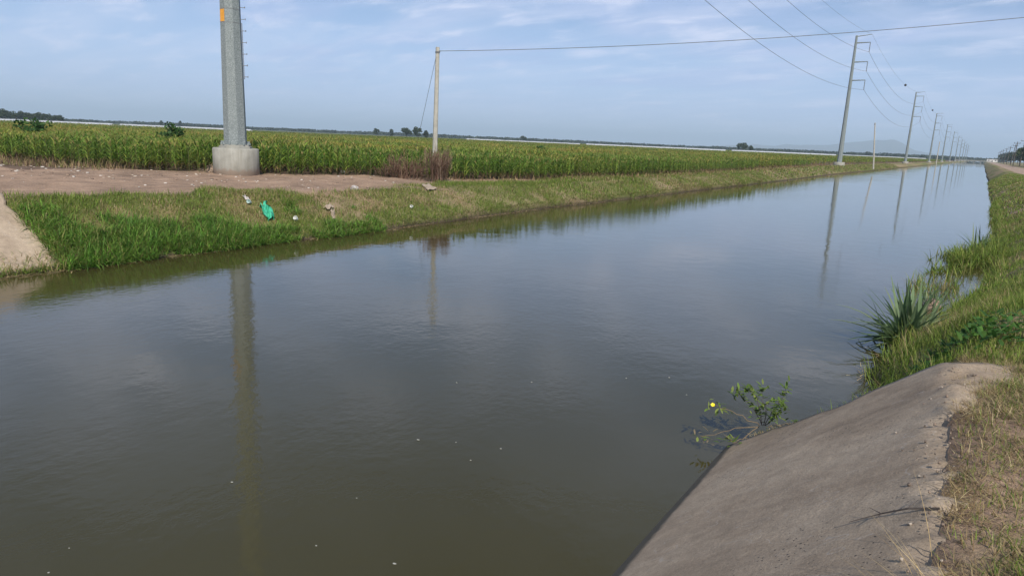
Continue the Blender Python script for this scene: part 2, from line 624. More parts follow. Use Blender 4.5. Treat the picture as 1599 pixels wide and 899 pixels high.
wlL = pl([(-80, -15.2), (0, -15.5), (5.5, -15.55), (9, -15.8), (14, -15.9), (20, -16.15), (28, -16.6), (40, -16.9), (72, -17.4), (117, -18.6), (350, -19.2), (900, -19.6), (15000, -19.6)])
tlL = pl([(-80, -18.6), (6.9, -18.8), (10, -19.1), (14, -19.5), (18, -18.9), (23, -18.5), (28, -18.6), (45, -19.2), (83, -20.1), (130, -20.8), (350, -21.2), (900, -21.6), (15000, -21.6)])
zL = pl([(-80, 1.35), (6.9, 1.3), (10, 1.22), (14, 1.12), (18, 1.02), (28, 0.95), (45, 0.92), (100, 0.92), (1000, 1.0), (15000, 1.0)])
wrR = pl([(-80, -1.75), (6.9, -1.75), (7.35, -0.7), (8.5, -0.6), (10.4, -0.66), (12, -0.68), (16.3, -0.05), (19, 0.42), (22, 0.62), (26, 0.75), (32, 0.80), (47, 1.0), (85, 1.0), (15000, 1.0)])
trR = pl([(-80, 0.1), (6.8, 0.1), (8.5, 0.35), (12, 1.3), (17, 2.2), (22, 2.8), (30, 3.1), (60, 3.4), (100, 3.4), (15000, 3.4)])
ZR = 1.38
ZFIELD = 1.10
POLE1 = Vector((-26.9, 18.7, 1.13))


def wob(Y, seed, amp):
    return (fbm(np.asarray(Y) * 0.55, np.asarray(Y) * 0 + seed, seed, 4) - 0.5) * 2 * amp


def waterL(Y): return wlL(Y) + wob(Y, 3, 0.22)
def topL(Y): return tlL(Y) + wob(Y, 5, 0.25)
def waterR(Y): return wrR(Y) + wob(Y, 8, 0.22) * sstep(7.5, 10, Y)
def topR(Y): return trR(Y) + wob(Y, 9, 0.2) * sstep(7.5, 10, Y)


def ground_z(X, Y):
    X, Y = np.broadcast_arrays(np.asarray(X, float), np.asarray(Y, float))
    wl, tl, wr, tr = waterL(Y), topL(Y), waterR(Y), topR(Y)
    zl = zL(Y)
    far = sstep(0.5, 9, tl - X)
    zleft = zl + (ZFIELD - zl) * far
    near = np.exp(-(np.hypot(X, Y) / 90.0) ** 2)
    rough = (fbm(X * 0.7, Y * 0.7, 21) - 0.5) * 0.22 + (fbm(X * 3.1, Y * 3.1, 31, 3) - 0.5) * 0.07
    rough = rough * (0.25 + 0.75 * near)
    # left bank: eroded lip at the water, then an easy slope rounded at the crest
    t = np.clip((wl - X) / np.maximum(wl - tl, 0.1), 0, 1)
    lip = 0.13 * sstep(0, 0.05, t) * sstep(7.3, 8.5, Y)
    zb = lip + (zl - lip) * (1 - (1 - t) ** 1.35)
    zb_l = zb * sstep(0, 0.02, t) + rough * sstep(0, 0.25, t)
    z = np.where(X < tl, zleft + rough, zb_l)
    # right bank
    u = np.clip((X - wr) / np.maximum(tr - wr, 0.1), 0, 1)
    lipr = 0.10 * sstep(0, 0.06, u) * sstep(7.3, 8.5, Y)
    zrb = lipr + (ZR - lipr) * (1 - (1 - u) ** 1.25)
    conc = 1 - sstep(6.7, 7.1, Y)
    rr = rough * sstep(0, 0.25, u) * (1 - 0.8 * (1 - sstep(5, 9, Y)))
    zr = zrb + rr
    roadz = ZR - 0.05 * sstep(4.6, 5.2, X) * (1 - sstep(9.0, 9.6, X))
    zr = np.where(X > tr, roadz + rr * (1 - 0.7 * sstep(4.4, 5, X) * (1 - sstep(9, 9.8, X))), zr)
    under = (X + 1.79) * 0.76 - 0.2
    xe = 0.15 + 0.34 * sstep(5.2, 6.7, Y)
    lipz = 1.41 + np.clip((X - xe) * 0.22, -0.2, 0.05) + (fbm(X * 5, Y * 5, 35, 4) - 0.5) * 0.09 + rr * 0.3
    slab = np.where(X < 0.06, np.minimum(under, 1.25), lipz)
    blend = np.where(X < 0.9, conc, conc * (1 - sstep(0.9, 1.8, X)))
    zr = zr * (1 - blend) + slab * blend
    z = np.where(X > (wl + wr) / 2, zr, z)
    # bed
    dcan = np.minimum(X - wl, wr - X)
    bed = -0.02 - np.minimum(np.maximum(dcan, 0) * 0.75, 1.3)
    z = np.where(dcan > 0, bed, z)
    concl = (1 - sstep(6.6, 6.95, Y)) * sstep(-19.8, -19.3, X) * (X < wl)
    z = z * (1 - concl) + np.minimum(z, np.clip((-15.75 - X) * 0.45, 0, 1.38) - 0.2) * concl
    return z


# where the maize starts (ray-cast from the photograph's field edge): Y > edge for X
corn_edge_x = [(-400, -6), (-100, 8), (-60, 11.5), (-45, 13.6), (-38, 14.6), (-33, 15.3), (-30, 16.5), (-28.5, 18.0), (-26.5, 20.6), (-24.2, 25.2), (-22.6, 27.0), (-21.2, 30.0), (-20.2, 36), (-19.9, 45), (-20.6, 70), (-21.4, 86)]
_cx, _cy = zip(*corn_edge_x[:13])
corn_x_of_y = pl([(36, -20.3), (45, -20.1), (86, -21.2), (140, -23.4), (250, -23.6), (350, -23.4), (900, -23.4), (3000, -23.4)])


def in_corn(X, Y, margin=0.0):
    X, Y = np.asarray(X, float), np.asarray(Y, float)
    nz = (fbm(X * 0.5, Y * 0.5, 77, 3) - 0.5) * 0.8
    e = np.interp(X, _cx, _cy)
    a = np.where(X < -20.2, Y > e + nz + margin, False)
    b = np.where(Y > 36, X < corn_x_of_y(Y) + nz * 0.6 - margin, True)
    return a & b


def grass_cover(X, Y):
    """0 bare soil .. 1 green turf"""
    X, Y = np.broadcast_arrays(np.asarray(X, float), np.asarray(Y, float))
    n = fbm(X * 0.55, Y * 0.55, 41, 4)
    n2 = fbm(X * 1.9, Y * 1.9, 43, 3)
    left = X < -10
    tl = topL(Y)
    d = X - tl
    g_slope = np.clip(0.85 + (n - 0.5) * 1.3 + (n2 - 0.5) * 0.6, 0.35, 1)
    near_lush = np.exp(-((Y - 9.5) / 3.6) ** 2) * 0.55
    g_slope = np.clip(g_slope + near_lush - 0.15 * np.exp(-((Y - 19) / 4.5) ** 2), 0.3, 1)
    strip = sstep(-0.25, 0.45, d + (n - 0.5) * 1.6)
    strip_far = sstep(-2.4, -1.3, d + (n - 0.5) * 1.2)
    k = sstep(19, 25, Y)
    g_left = g_slope * (strip * (1 - k) + strip_far * k)
    gr = np.clip(0.75 + (n - 0.5) * 1.6 + (n2 - 0.5) * 0.7, 0.1, 1)
    gr = gr * (1 - sstep(4.2, 4.9, X + (n - .5) * 0.8)) + sstep(9.3, 10.2, X) * 0.7
    nearbare = 0.75 * np.exp(-(((X - 0.28) / 0.22) ** 2 + ((Y - 4.7) / 1.1) ** 2)) + 0.5 * np.exp(-(((X - 0.1) / 0.12) ** 2)) * (1 - sstep(6.3, 7.2, Y))
    gr = np.clip(gr - nearbare * 1.0, 0, 1)
    return np.where(left, g_left, gr)


TURF = np.array([0.125, 0.145, 0.042])
STRAW = np.array([0.26, 0.20, 0.105])
SOIL = np.array([0.31, 0.22, 0.158])
SOILD = np.array([0.155, 0.108, 0.078])
ROADC = np.array([0.33, 0.25, 0.195])
MUD = np.array([0.07, 0.055, 0.038])

xs_left = -np.geomspace(46, 14000, 26)[::-1]
frac = lambda a, b, n: np.linspace(0, 1, n + 1)


def build_ground():
    ys = np.concatenate([-np.geomspace(1.0, 14000, 22)[::-1], np.arange(-0.7, 9.5, 0.14), np.arange(9.5, 36, 0.25), np.geomspace(36, 14000, 105)])
    rows = []
    for Y in ys:
        wl, tl, wr, tr = float(waterL(Y)), float(topL(Y)), float(waterR(Y)), float(topR(Y))
        x = np.concatenate([
            xs_left,
            np.linspace(-45, tl - 0.4, 64),
            tl + (wl - tl) * np.linspace(-0.05, 0.93, 22),
            [wl - 0.1, wl - 0.05, wl - 0.02, wl + 0.02],
            np.linspace(wl + 0.4, wr - 0.4, 9),
            [wr - 0.02, wr + 0.02, wr + 0.06],
            wr + 0.1 + (tr - wr - 0.1) * np.linspace(0.04, 1, 16),
            tr + (4.6 - tr) * np.linspace(0.04, 1, 26),
            np.linspace(4.8, 10.5, 14),
            10.5 + np.geomspace(0.8, 14000, 24)])
        rows.append(x)
    X = np.array(rows)
    Y = np.repeat(ys[:, None], X.shape[1], 1)
    Z = ground_z(X, Y)
    g = grass_cover(X, Y)
    n = fbm(X * 1.3, Y * 1.3, 51, 4)
    dry = np.clip((fbm(X * 0.8, Y * 0.8, 61, 3) - 0.46) * 4, 0, 1) * 0.6
    dry = np.clip(dry + 0.5 * ((X < -10) & (X < waterL(Y) - 0.9)) * np.exp(-((Y - 17.5) / 4.5) ** 2) * (0.4 + 1.2 * n), 0, 0.95)
    turf = TURF * (1 - dry[..., None]) + STRAW * dry[..., None]
    rut = fbm((X * 0.45 + Y * 0.9) * 2.2, (X * 0.9 - Y * 0.45) * 0.22, 57, 4)
    pebbly = fbm(X * 4.5, Y * 4.5, 58, 3)
    soil = SOIL * (0.45 + 0.4 * n[..., None] + 0.55 * rut[..., None] + 0.2 * pebbly[..., None])
    field = in_corn(X, Y, 0.5) | (X < -60)
    stub = (~field) & (X < -31) & (Y > 12)
    soil = np.where((field | stub)[..., None], SOILD * 0.9, soil)
    road = (sstep(4.4, 5.0, X) * (1 - sstep(9.0, 9.8, X)))[..., None]
    soil = soil * (1 - road) + ROADC * road
    gg = g[..., None]
    C = soil * (1 - gg) + turf * gg
    farg = (np.hypot(X, Y) > 300)[..., None] & (np.abs(X) > 60)[..., None]
    C = np.where(farg, np.array([0.10, 0.115, 0.055]), C)
    wet = np.maximum(np.exp(-(np.maximum(Z, 0) / 0.13) ** 2), Z < 0)[..., None] * ((X > -24) & (X < 4))[..., None]
    C = C * (1 - wet) + MUD * wet
    nr, nc = X.shape
    idx = np.arange(nr * nc).reshape(nr, nc)
    Fq = np.stack([idx[:-1, :-1], idx[:-1, 1:], idx[1:, 1:], idx[1:, :-1]], -1).reshape(-1, 4)
    V = np.stack([X, Y, Z], -1).reshape(-1, 3)
    C = C.reshape(-1, 3)
    fx = X.reshape(-1)[Fq].mean(1)
    fy = Y.reshape(-1)[Fq].mean(1)
    fg = g.reshape(-1)[Fq].mean(1)
    road_f = (fx > 4.7) & (fx < 9.4)
    pad_f = (fx > -46) & (fx < topL(fy) + 0.4) & (fg < 0.5) & (fy < 27) & (fy > -40) & ~in_corn(fx, fy, 0.3)
    for nm, msk in (('dirt_road', road_f), ('dirt_track', pad_f), ('ground', ~(road_f | pad_f))):
        f = Fq[msk]
        used = np.unique(f)
        remap = np.full(len(V), -1)
        remap[used] = np.arange(len(used))
        o = obj_np(nm, V[used], remap[f], M['ground'], None, C[used], smooth=True)
        tag(o, kind='structure')


build_ground()

# water: one sheet between the banks
ysw = np.concatenate([np.linspace(-200, 0, 20), np.linspace(0.5, 60, 120), np.geomspace(61, 3000, 60)])
Vw, Fw = [], []
for i, Y in enumerate(ysw):
    for f in np.linspace(0, 1, 9):
        Vw.append((float(waterL(Y)) - 0.5 + f * (float(waterR(Y)) - float(waterL(Y)) + 0.9), Y, 0))
for i in range(len(ysw) - 1):
    for k in range(8):
        a = i * 9 + k
        Fw.append((a, a + 1, a + 10, a + 9))
tag(obj_np('water', Vw, Fw, M['water'], smooth=True), kind='structure')

# ------------------------------------------------------------------ haze + hills
def build_haze():
    m = bpy.data.materials.new('thin_haze')
    m.use_nodes = True
    nt = m.node_tree
    nt.nodes.clear()
    out = nt.nodes.new('ShaderNodeOutputMaterial')
    pv = nt.nodes.new('ShaderNodeVolumePrincipled')
    pv.inputs['Color'].default_value = (0.68, 0.86, 1.0, 1)
    pv.inputs['Density'].default_value = HAZE
    pv.inputs['Anisotropy'].default_value = 0.0
    nt.links.new(pv.outputs[0], out.inputs['Volume'])
    bm = bmesh.new()
    add_box(bm, (0, 0, (215 - 2.6) / 2), (28400, 28400, 215 + 2.6))
    tag(obj_bm('haze', bm, m), kind='stuff')


HAZE = 2.05e-4
build_haze()


def build_hills():
    # a low far ridge with its own depth, about nine kilometres off
    prof = [(1020, 1), (1100, 5), (1160, 9), (1210, 10), (1260, 12), (1290, 17), (1320, 21), (1345, 21), (1358, 23), (1372, 19), (1392, 10), (1420, 7), (1460, 3), (1500, 1)]
    D = 9200.0
    V, Fq = [], []
    n = 90
    xs = np.linspace(1000, 1510, n)
    for i, x in enumerate(xs):
        v = ray(x, 450)
        a = math.atan2(v.x, v.y)
        hpx = np.interp(x, [p[0] for p in prof], [p[1] for p in prof])
        h = (hpx + (vnoise(x * 0.06, 0.3, 5) - 0.5) * 3 * min(1, hpx / 8)) / 1105 * D * 0.98
        for r_, f in ((-1400, 0), (-700, 0.55), (-250, 0.9), (0, 1.0), (500, 0.7), (1500, 0)):
            jit = 1 + (vnoise(x * 0.05, r_ * 0.01, 9) - 0.5) * 0.25
            V.append((math.sin(a) * (D + r_), math.cos(a) * (D + r_), 0.5 + max(h, 0) * f * (jit if f < 1 else 1)))
    for i in range(n - 1):
        for k in range(5):
            a = i * 6 + k
            Fq.append((a, a + 1, a + 7, a + 6))
    tag(obj_np('hills', V, Fq, M['hill'], smooth=True), kind='structure')


build_hills()


# ------------------------------------------------------------------ concrete canal lining
def build_lining(name, Y0, Y1, prof, label, flip):
    """prof: list of (x, z) from below the water to the crest shelf"""
    prof = np.array(prof, float)
    seg = np.concatenate([[0], np.cumsum(np.hypot(*np.diff(prof, axis=0).T))])
    s = np.linspace(0, seg[-1], 90)
    px, pz = np.interp(s, seg, prof[:, 0]), np.interp(s, seg, prof[:, 1])
    # round the crest
    k = np.array([0.2, 0.6, 0.2])
    pxs = np.convolve(np.pad(px, 1, 'edge'), k, 'valid'); pzs = np.convolve(np.pad(pz, 1, 'edge'), k, 'valid')
    ys = np.linspace(Y0, Y1, int((Y1 - Y0) / 0.06))
    X = np.repeat(pxs[None], len(ys), 0); Z = np.repeat(pzs[None], len(ys), 0)
    Y = np.repeat(ys[:, None], len(s), 1)
    nz = (fbm(X * 1.2, Y * 1.2, 91, 3) - 0.5) * 0.022 + (fbm(X * 6, Y * 6, 92, 3) - 0.5) * 0.008
    crest = np.exp(-((s[None] - seg[-2]) / 0.11) ** 2)
    chips = (fbm(X * 3 + 5, Y * 9, 93, 4) - 0.5)
    Z = Z + nz - crest * np.clip(chips, -0.2, 0.4) * 0.16
    X = X + flip * crest * chips * 0.12
    # far end: ragged broken edge, lower end swept a little outward
    e = np.clip((Y - (Y1 - 0.25)) / 0.25, 0, 1)
    Y = Y + e * (fbm(X * 2.3, Y * 0 + 1, 95, 4) - 0.5) * 0.35 + e * np.clip((0.9 - Z) * 0.16, 0, 0.3)
    nr, nc = X.shape
    top = np.stack([X, Y, Z], -1).reshape(-1, 3)
    bot = top - np.array([0, 0, 0.13])
    idx = np.arange(nr * nc).reshape(nr, nc)
    Fq = [np.stack([idx[:-1, :-1], idx[:-1, 1:], idx[1:, 1:], idx[1:, :-1]], -1).reshape(-1, 4)]
    off = nr * nc
    Fq.append(np.stack([idx[-1, :-1], idx[-1, 1:], idx[-1, 1:] + off, idx[-1, :-1] + off], -1))
    Fq.append(np.stack([idx[:-1, -1], idx[1:, -1], idx[1:, -1] + off, idx[:-1, -1] + off], -1))
    Fq.append(np.stack([idx[:-1, :-1], idx[:-1, 1:], idx[1:, 1:], idx[1:, :-1]], -1).reshape(-1, 4) + off)
    o = obj_np(name, np.concatenate([top, bot]), np.concatenate(Fq), M['lining'], smooth=True)
    return tag(o, label, 'canal lining')


build_lining('canal_lining', -6, 6.85, [(-2.7, -0.7), (-1.79, 0.0), (-0.02, 1.345), (0.10, 1.405), (0.62, 1.41)],
             'brown weathered concrete slope running down into the water beside the dry grass', 1)
build_lining('canal_lining', -6, 6.8, [(-14.6, -0.6), (-15.75, 0.0), (-18.7, 1.33), (-18.85, 1.38), (-19.6, 1.38)],
             'pale concrete slope across the canal, cut off where the lush grass begins', -1)


# ------------------------------------------------------------------ grass
def pick(cols, n, jitter=0.18):
    cols = np.asarray(cols, float)
    c = cols[RNG.integers(0, len(cols), n)]
    return c * (1 + RNG.uniform(-jitter, jitter, (n, 1)))


GREENS = [(0.15, 0.235, 0.035), (0.19, 0.27, 0.045), (0.24, 0.275, 0.06), (0.11, 0.175, 0.03)]
LUSH = [(0.14, 0.31, 0.045), (0.18, 0.36, 0.05), (0.21, 0.35, 0.065), (0.10, 0.21, 0.04), (0.17, 0.24, 0.06), (0.27, 0.27, 0.09)]
STRAWS = [(0.40, 0.31, 0.16), (0.32, 0.24, 0.12), (0.48, 0.40, 0.23), (0.22, 0.155, 0.085)]


def scatter(n, x0, x1, y0, y1):
    return RNG.uniform(x0, x1, n), RNG.uniform(y0, y1, n)


def grass_on(acc, X, Y, h0, h1, w0, w1, greens=GREENS, dryp=0.25, segs=3, lean=0.5, curl=0.9, need=0.25, sink=0.01, clump=True):
    g = grass_cover(X, Y)
    keep = RNG.random(len(X)) < sstep(need, 0.9, g)
    Z = ground_z(X, Y)
    keep &= Z > 0.015
    X, Y, Z, g = X[keep], Y[keep], Z[keep], g[keep]
    n = len(X)
    if not n:
        return
    cl = fbm(X * 1.6, Y * 1.6, 71, 3) if clump else np.full(n, 0.5)
    h = RNG.uniform(h0, h1, n) * (0.45 + 1.1 * cl)
    dryn = np.clip((fbm(X * 0.8, Y * 0.8, 61, 3) - 0.48) * 3.4, 0, 1)
    brown = ((X < -10) & (X < waterL(Y) - 0.9)) * np.exp(-((Y - 17.5) / 4.5) ** 2) * 0.28
    isdry = RNG.random(n) < dryp + 0.45 * dryn + brown + 0.55 * np.exp(-(np.maximum(X - 0.1, 0) / 0.19) ** 2) * ((X > 0) & (Y < 7))
    col = np.where(isdry[:, None], pick(STRAWS, n), pick(greens, n))
    acc.add(blades(np.stack([X, Y, Z - sink], 1), h, RNG.uniform(w0, w1, n), RNG.uniform(0, 2 * np.pi, n), RNG.uniform(0.0, lean, n), RNG.uniform(0.1, curl, n), col, segs))


ga = Acc()
# right foreground verge, matted and half dry
X, Y = scatter(90000, 0.12, 2.2, 1.6, 7.4)
grass_on(ga, X, Y, 0.025, 0.085, 0.003, 0.007, dryp=0.30, lean=1.2, curl=1.0, need=-0.55)
# straw lying on the bare strip
n = 26000
X, Y = scatter(n, 0.1, 1.6, 1.8, 7.2)
X = 0.1 + (X - 0.1) ** 1.3
kk = fbm(X * 2.1, Y * 2.1, 87, 3) + 0.25 * RNG.random(n) > 0.58
X, Y = X[kk], Y[kk]
n = len(X)
ga.add(blades(np.stack([X, Y, ground_z(X, Y) + 0.008], 1), RNG.uniform(0.04, 0.13, n), RNG.uniform(0.002, 0.005, n), RNG.uniform(0, 6.28, n), RNG.uniform(1.0, 1.6, n), RNG.uniform(-0.1, 0.35, n), pick(STRAWS, n, 0.35), 2))
# longer green tufts among it
X, Y = scatter(9000, 0.6, 2.4, 1.6, 7.4)
k = fbm(X * 1.4, Y * 1.4, 83, 3) > 0.52
grass_on(ga, X[k], Y[k], 0.12, 0.28, 0.004, 0.008, dryp=0.05, lean=0.8, curl=1.2)
tag(ga.build('verge_grass', M['foliage']), 'half dry matted grass along the concrete edge', 'grass', kind='stuff')

gb = Acc()
X, Y = scatter(100000, -1.5, 4.8, 7.0, 16)
grass_on(gb, X, Y, 0.06, 0.20, 0.005, 0.010, dryp=0.05, lean=0.8, curl=1.3, need=0.05)
X, Y = scatter(70000, -0.8, 5, 16, 40)
grass_on(gb, X, Y, 0.06, 0.20, 0.010, 0.02, dryp=0.07, lean=0.8, curl=1.2, need=0.05)
X, Y = scatter(30000, 0.6, 5, 40, 120)
grass_on(gb, X, Y, 0.08, 0.22, 0.03, 0.06, dryp=0.12, lean=0.8, curl=1.1, segs=2, need=0.05)
# trailing stems at the foot of the right bank
n = 6000
Y = RNG.uniform(7.5, 60, n) ** 1.0
X = waterR(Y) + RNG.uniform(-0.1, 0.35, n)
gb.add(blades(np.stack([X, Y, np.maximum(ground_z(X, Y), 0) - 0.02], 1), RNG.uniform(0.15, 0.45, n), 0.008 + Y * 0.0003, RNG.uniform(0, 6.28, n), RNG.uniform(0.1, 0.9, n), RNG.uniform(0.2, 1.2, n), pick(GREENS + GREENS + STRAWS[:1], n), 3))
tag(gb.build('bank_grass', M['foliage']), 'green grass covering the bank beyond the concrete slope', 'grass', kind='stuff')

gc = Acc()
X, Y = scatter(100000, -21.5, -15.3, 6.75, 30)
grass_on(gc, X, Y, 0.06, 0.20, 0.010, 0.020, dryp=0.08, lean=0.8, curl=1.1, need=0.1)
X, Y = scatter(60000, -21.5, -16, 30, 75)
grass_on(gc, X, Y, 0.08, 0.22, 0.02, 0.04, dryp=0.22, lean=0.8, curl=1.1, segs=2, need=0.1)
X, Y = scatter(26000, -23, -17, 75, 220)
grass_on(gc, X, Y, 0.10, 0.28, 0.06, 0.12, dryp=0.30, lean=0.8, curl=1.0, segs=2, need=0.1)
n = 5000
Y = RNG.uniform(14, 70, n)
X = waterL(Y) - RNG.uniform(0.0, 0.3, n)
gc.add(blades(np.stack([X, Y, np.maximum(ground_z(X, Y), 0.05)], 1), RNG.uniform(0.08, 0.3, n), 0.012 + Y * 0.0002, RNG.uniform(-1.2, 1.2, n), RNG.uniform(0.4, 1.4, n), RNG.uniform(0.2, 1.2, n), pick(GREENS + STRAWS, n), 3))
tag(gc.build('bank_grass', M['foliage']), 'patchy green and brown grass on the bank in front of the maize', 'grass', kind='stuff')

# lush tall grass hanging to the water by the far lining
gl = Acc()
n = 30000
Y = RNG.uniform(6.7, 16.5, n)
t = RNG.random(n) ** 1.3
X = waterL(Y) + 0.12 - t * 2.6
dens = fbm(X * 0.9, Y * 0.9, 101, 3)
k = (dens > 0.22 + 0.34 * t + 0.12 * sstep(11, 16, Y)) | (Y < 7.6)
X, Y, t = X[k], Y[k], t[k]
n = len(X)
gl.add(blades(np.stack([X, Y, np.maximum(ground_z(X, Y), 0.02) - 0.02], 1), RNG.uniform(0.22, 0.6, n) * (1 - 0.45 * t) * (1 - 0.4 * sstep(11, 16, Y)), RNG.uniform(0.014, 0.030, n), RNG.uniform(0, 6.28, n), RNG.uniform(0.05, 0.9, n), RNG.uniform(0.4, 1.9, n), pick(LUSH, n, 0.3), 4, tipcol=None))
n = 1600
Y = RNG.uniform(4.8, 7.0, n)
X = waterL(Y) - RNG.uniform(-0.1, 0.75, n)
gl.add(blades(np.stack([X, Y, np.maximum(ground_z(X, Y) + 0.1, 0.02)], 1), RNG.uniform(0.12, 0.35, n), RNG.uniform(0.01, 0.02, n), RNG.uniform(0, 6.28, n), RNG.uniform(0.2, 1.2, n), RNG.uniform(0.2, 1.4, n), pick(GREENS + STRAWS[:2], n, 0.3), 3))
tag(gl.build('reed_grass', M['foliage']), 'lush tall bright green grass at the water beside the far concrete slope', 'grass', kind='stuff')


# straw and broken stems drifted along the water's edge
dl = Acc()
n = 2600
Y = 5 + 40 * RNG.random(n) ** 1.4
k = fbm(Y * 1.3, Y * 0 + 4, 141, 3) > 0.47
Y = Y[k]; n = len(Y)
X = waterL(Y) + np.abs(RNG.normal(0, 0.14, n)) - 0.03
dl.add(blades(np.stack([X, Y, np.full(n, 0.008)], 1), RNG.uniform(0.05, 0.28, n), RNG.uniform(0.006, 0.016, n), RNG.normal(1.57, 0.7, n), RNG.uniform(1.45, 1.57, n), 0.0, pick(STRAWS + [(0.1, 0.08, 0.045)], n, 0.3), 2))
n = 700
Y = RNG.uniform(10, 40, n)
X = waterR(Y) - np.abs(RNG.normal(0, 0.16, n)) + 0.03
dl.add(blades(np.stack([X, Y, np.full(n, 0.008)], 1), RNG.uniform(0.05, 0.25, n), RNG.uniform(0.005, 0.012, n), RNG.normal(1.57, 0.8, n), RNG.uniform(1.4, 1.57, n), 0.0, pick(STRAWS + [(0.1, 0.08, 0.045)], n, 0.3), 2))
tag(dl.build('drift_debris', M['twig']), 'straw and broken stems drifted along the edges of the water', 'debris', kind='stuff')


# ------------------------------------------------------------------ maize
CORN_G = np.array([(0.145, 0.255, 0.035), (0.19, 0.295, 0.045), (0.26, 0.31, 0.06), (0.10, 0.19, 0.03)])
CORN_Y = np.array([(0.33, 0.32, 0.09), (0.36, 0.29, 0.12)])


def corn_template(rng, lod):
    acc = Acc()
    nl = {0: 11, 1: 6, 2: 4}[lod]
    segs = {0: 4, 1: 3, 2: 2}[lod]
    H = 1.0
    zs = np.linspace(0.10, 0.84, nl) + rng.uniform(-0.02, 0.02, nl)
    a0 = rng.uniform(0, 6.28)
    az = a0 + np.arange(nl) * np.pi + rng.uniform(-0.5, 0.5, nl)
    P = np.stack([np.zeros(nl), np.zeros(nl), zs], 1)
    L = 0.52 * np.sin(np.pi * np.clip(0.25 + zs * 0.62, 0, 1)) + 0.1
    wf = {0: 1, 1: 1.5, 2: 2.2}[lod]
    col = CORN_G[rng.integers(0, 4, nl)] * rng.uniform(0.8, 1.2, (nl, 1))
    dryl = zs < 0.17
    col[dryl] = np.array([0.25, 0.185, 0.09]) * rng.uniform(0.7, 1.2, (dryl.sum(), 1))
    tipc = col * 0.72 + np.array([0.34, 0.29, 0.10]) * 0.28
    acc.add(blades(P, L, 0.047 * wf, az, rng.uniform(0.25, 0.6, nl), rng.uniform(1.2, 2.3, nl), col, segs, tip=0.12, tipcol=tipc))
    # stalk (two crossed ribbons) and tassel
    for a in ((0, 1.57) if lod < 2 else (0.4,)):
        acc.add(blades([(0, 0, 0)], 0.9, 0.024 * wf, a, 0.02, 0.03, [(0.13, 0.14, 0.05)], 2, tip=0.5))
    nt_ = {0: 8, 1: 5, 2: 3}[lod]
    acc.add(blades(np.tile([(0, 0, 0.86)], (nt_, 1)), rng.uniform(0.10, 0.2, nt_), 0.020 * wf * 1.4, rng.uniform(0, 6.28, nt_), rng.uniform(0.05, 0.6, nt_), rng.uniform(0.1, 0.6, nt_), CORN_Y[rng.integers(0, 2, nt_)], 2))
    return np.concatenate(acc.V), np.concatenate(acc.F), np.concatenate(acc.C)


def stamp(acc, templates, X, Y, H, tint):
    Z = ground_z(X, Y)
    n = len(X)
    which = RNG.integers(0, len(templates), n)
    rot = RNG.uniform(0, 6.28, n)
    for ti, (V, Fq, C) in enumerate(templates):
        s = np.where(which == ti)[0]
        if not len(s):
            continue
        c, si = np.cos(rot[s])[:, None], np.sin(rot[s])[:, None]
        h = H[s][:, None]
        x = (V[None, :, 0] * c - V[None, :, 1] * si) * h * 1.0 + X[s][:, None]
        y = (V[None, :, 0] * si + V[None, :, 1] * c) * h * 1.0 + Y[s][:, None]
        z = V[None, :, 2] * h + Z[s][:, None] - 0.02
        W = np.stack([x, y, z], -1).reshape(-1, 3)
        Ff = (Fq[None] + (np.arange(len(s)) * len(V))[:, None, None]).reshape(-1, 4)
        Cc = (C[None] * tint[s][:, None, :]).reshape(-1, 3)
        acc.add((W, Ff, Cc))


def rows_grid(x0, x1, y0, y1, dx, dy):
    gx, gy = np.meshgrid(np.arange(x0, x1, dx), np.arange(y0, y1, dy))
    gx, gy = gx.ravel(), gy.ravel()
    return gx + RNG.uniform(-0.18, 0.18, len(gx)) * dx * 1.6, gy + RNG.uniform(-0.5, 0.5, len(gy)) * dy


def corn_h(X, Y):
    return 1.20 * (0.78 + 0.42 * fbm(X * 0.25, Y * 0.25, 111, 3)) * RNG.uniform(0.9, 1.1, len(X))


def corn_tint(X, Y):
    n = fbm(X * 0.12, Y * 0.12, 121, 3)[:, None]
    j = RNG.uniform(0.8, 1.2, (len(X), 1))
    yel = np.array([1.22, 1.08, 1.0])
    gr = np.array([0.85, 1.0, 0.85])
    return (gr + (yel - gr) * sstep(0.35, 0.65, n)) * j


templ0 = [corn_template(np.random.default_rng(200 + i), 0) for i in range(8)]
templ1 = [corn_template(np.random.default_rng(300 + i), 1) for i in range(5)]
templ2 = [corn_template(np.random.default_rng(400 + i), 2) for i in range(4)]


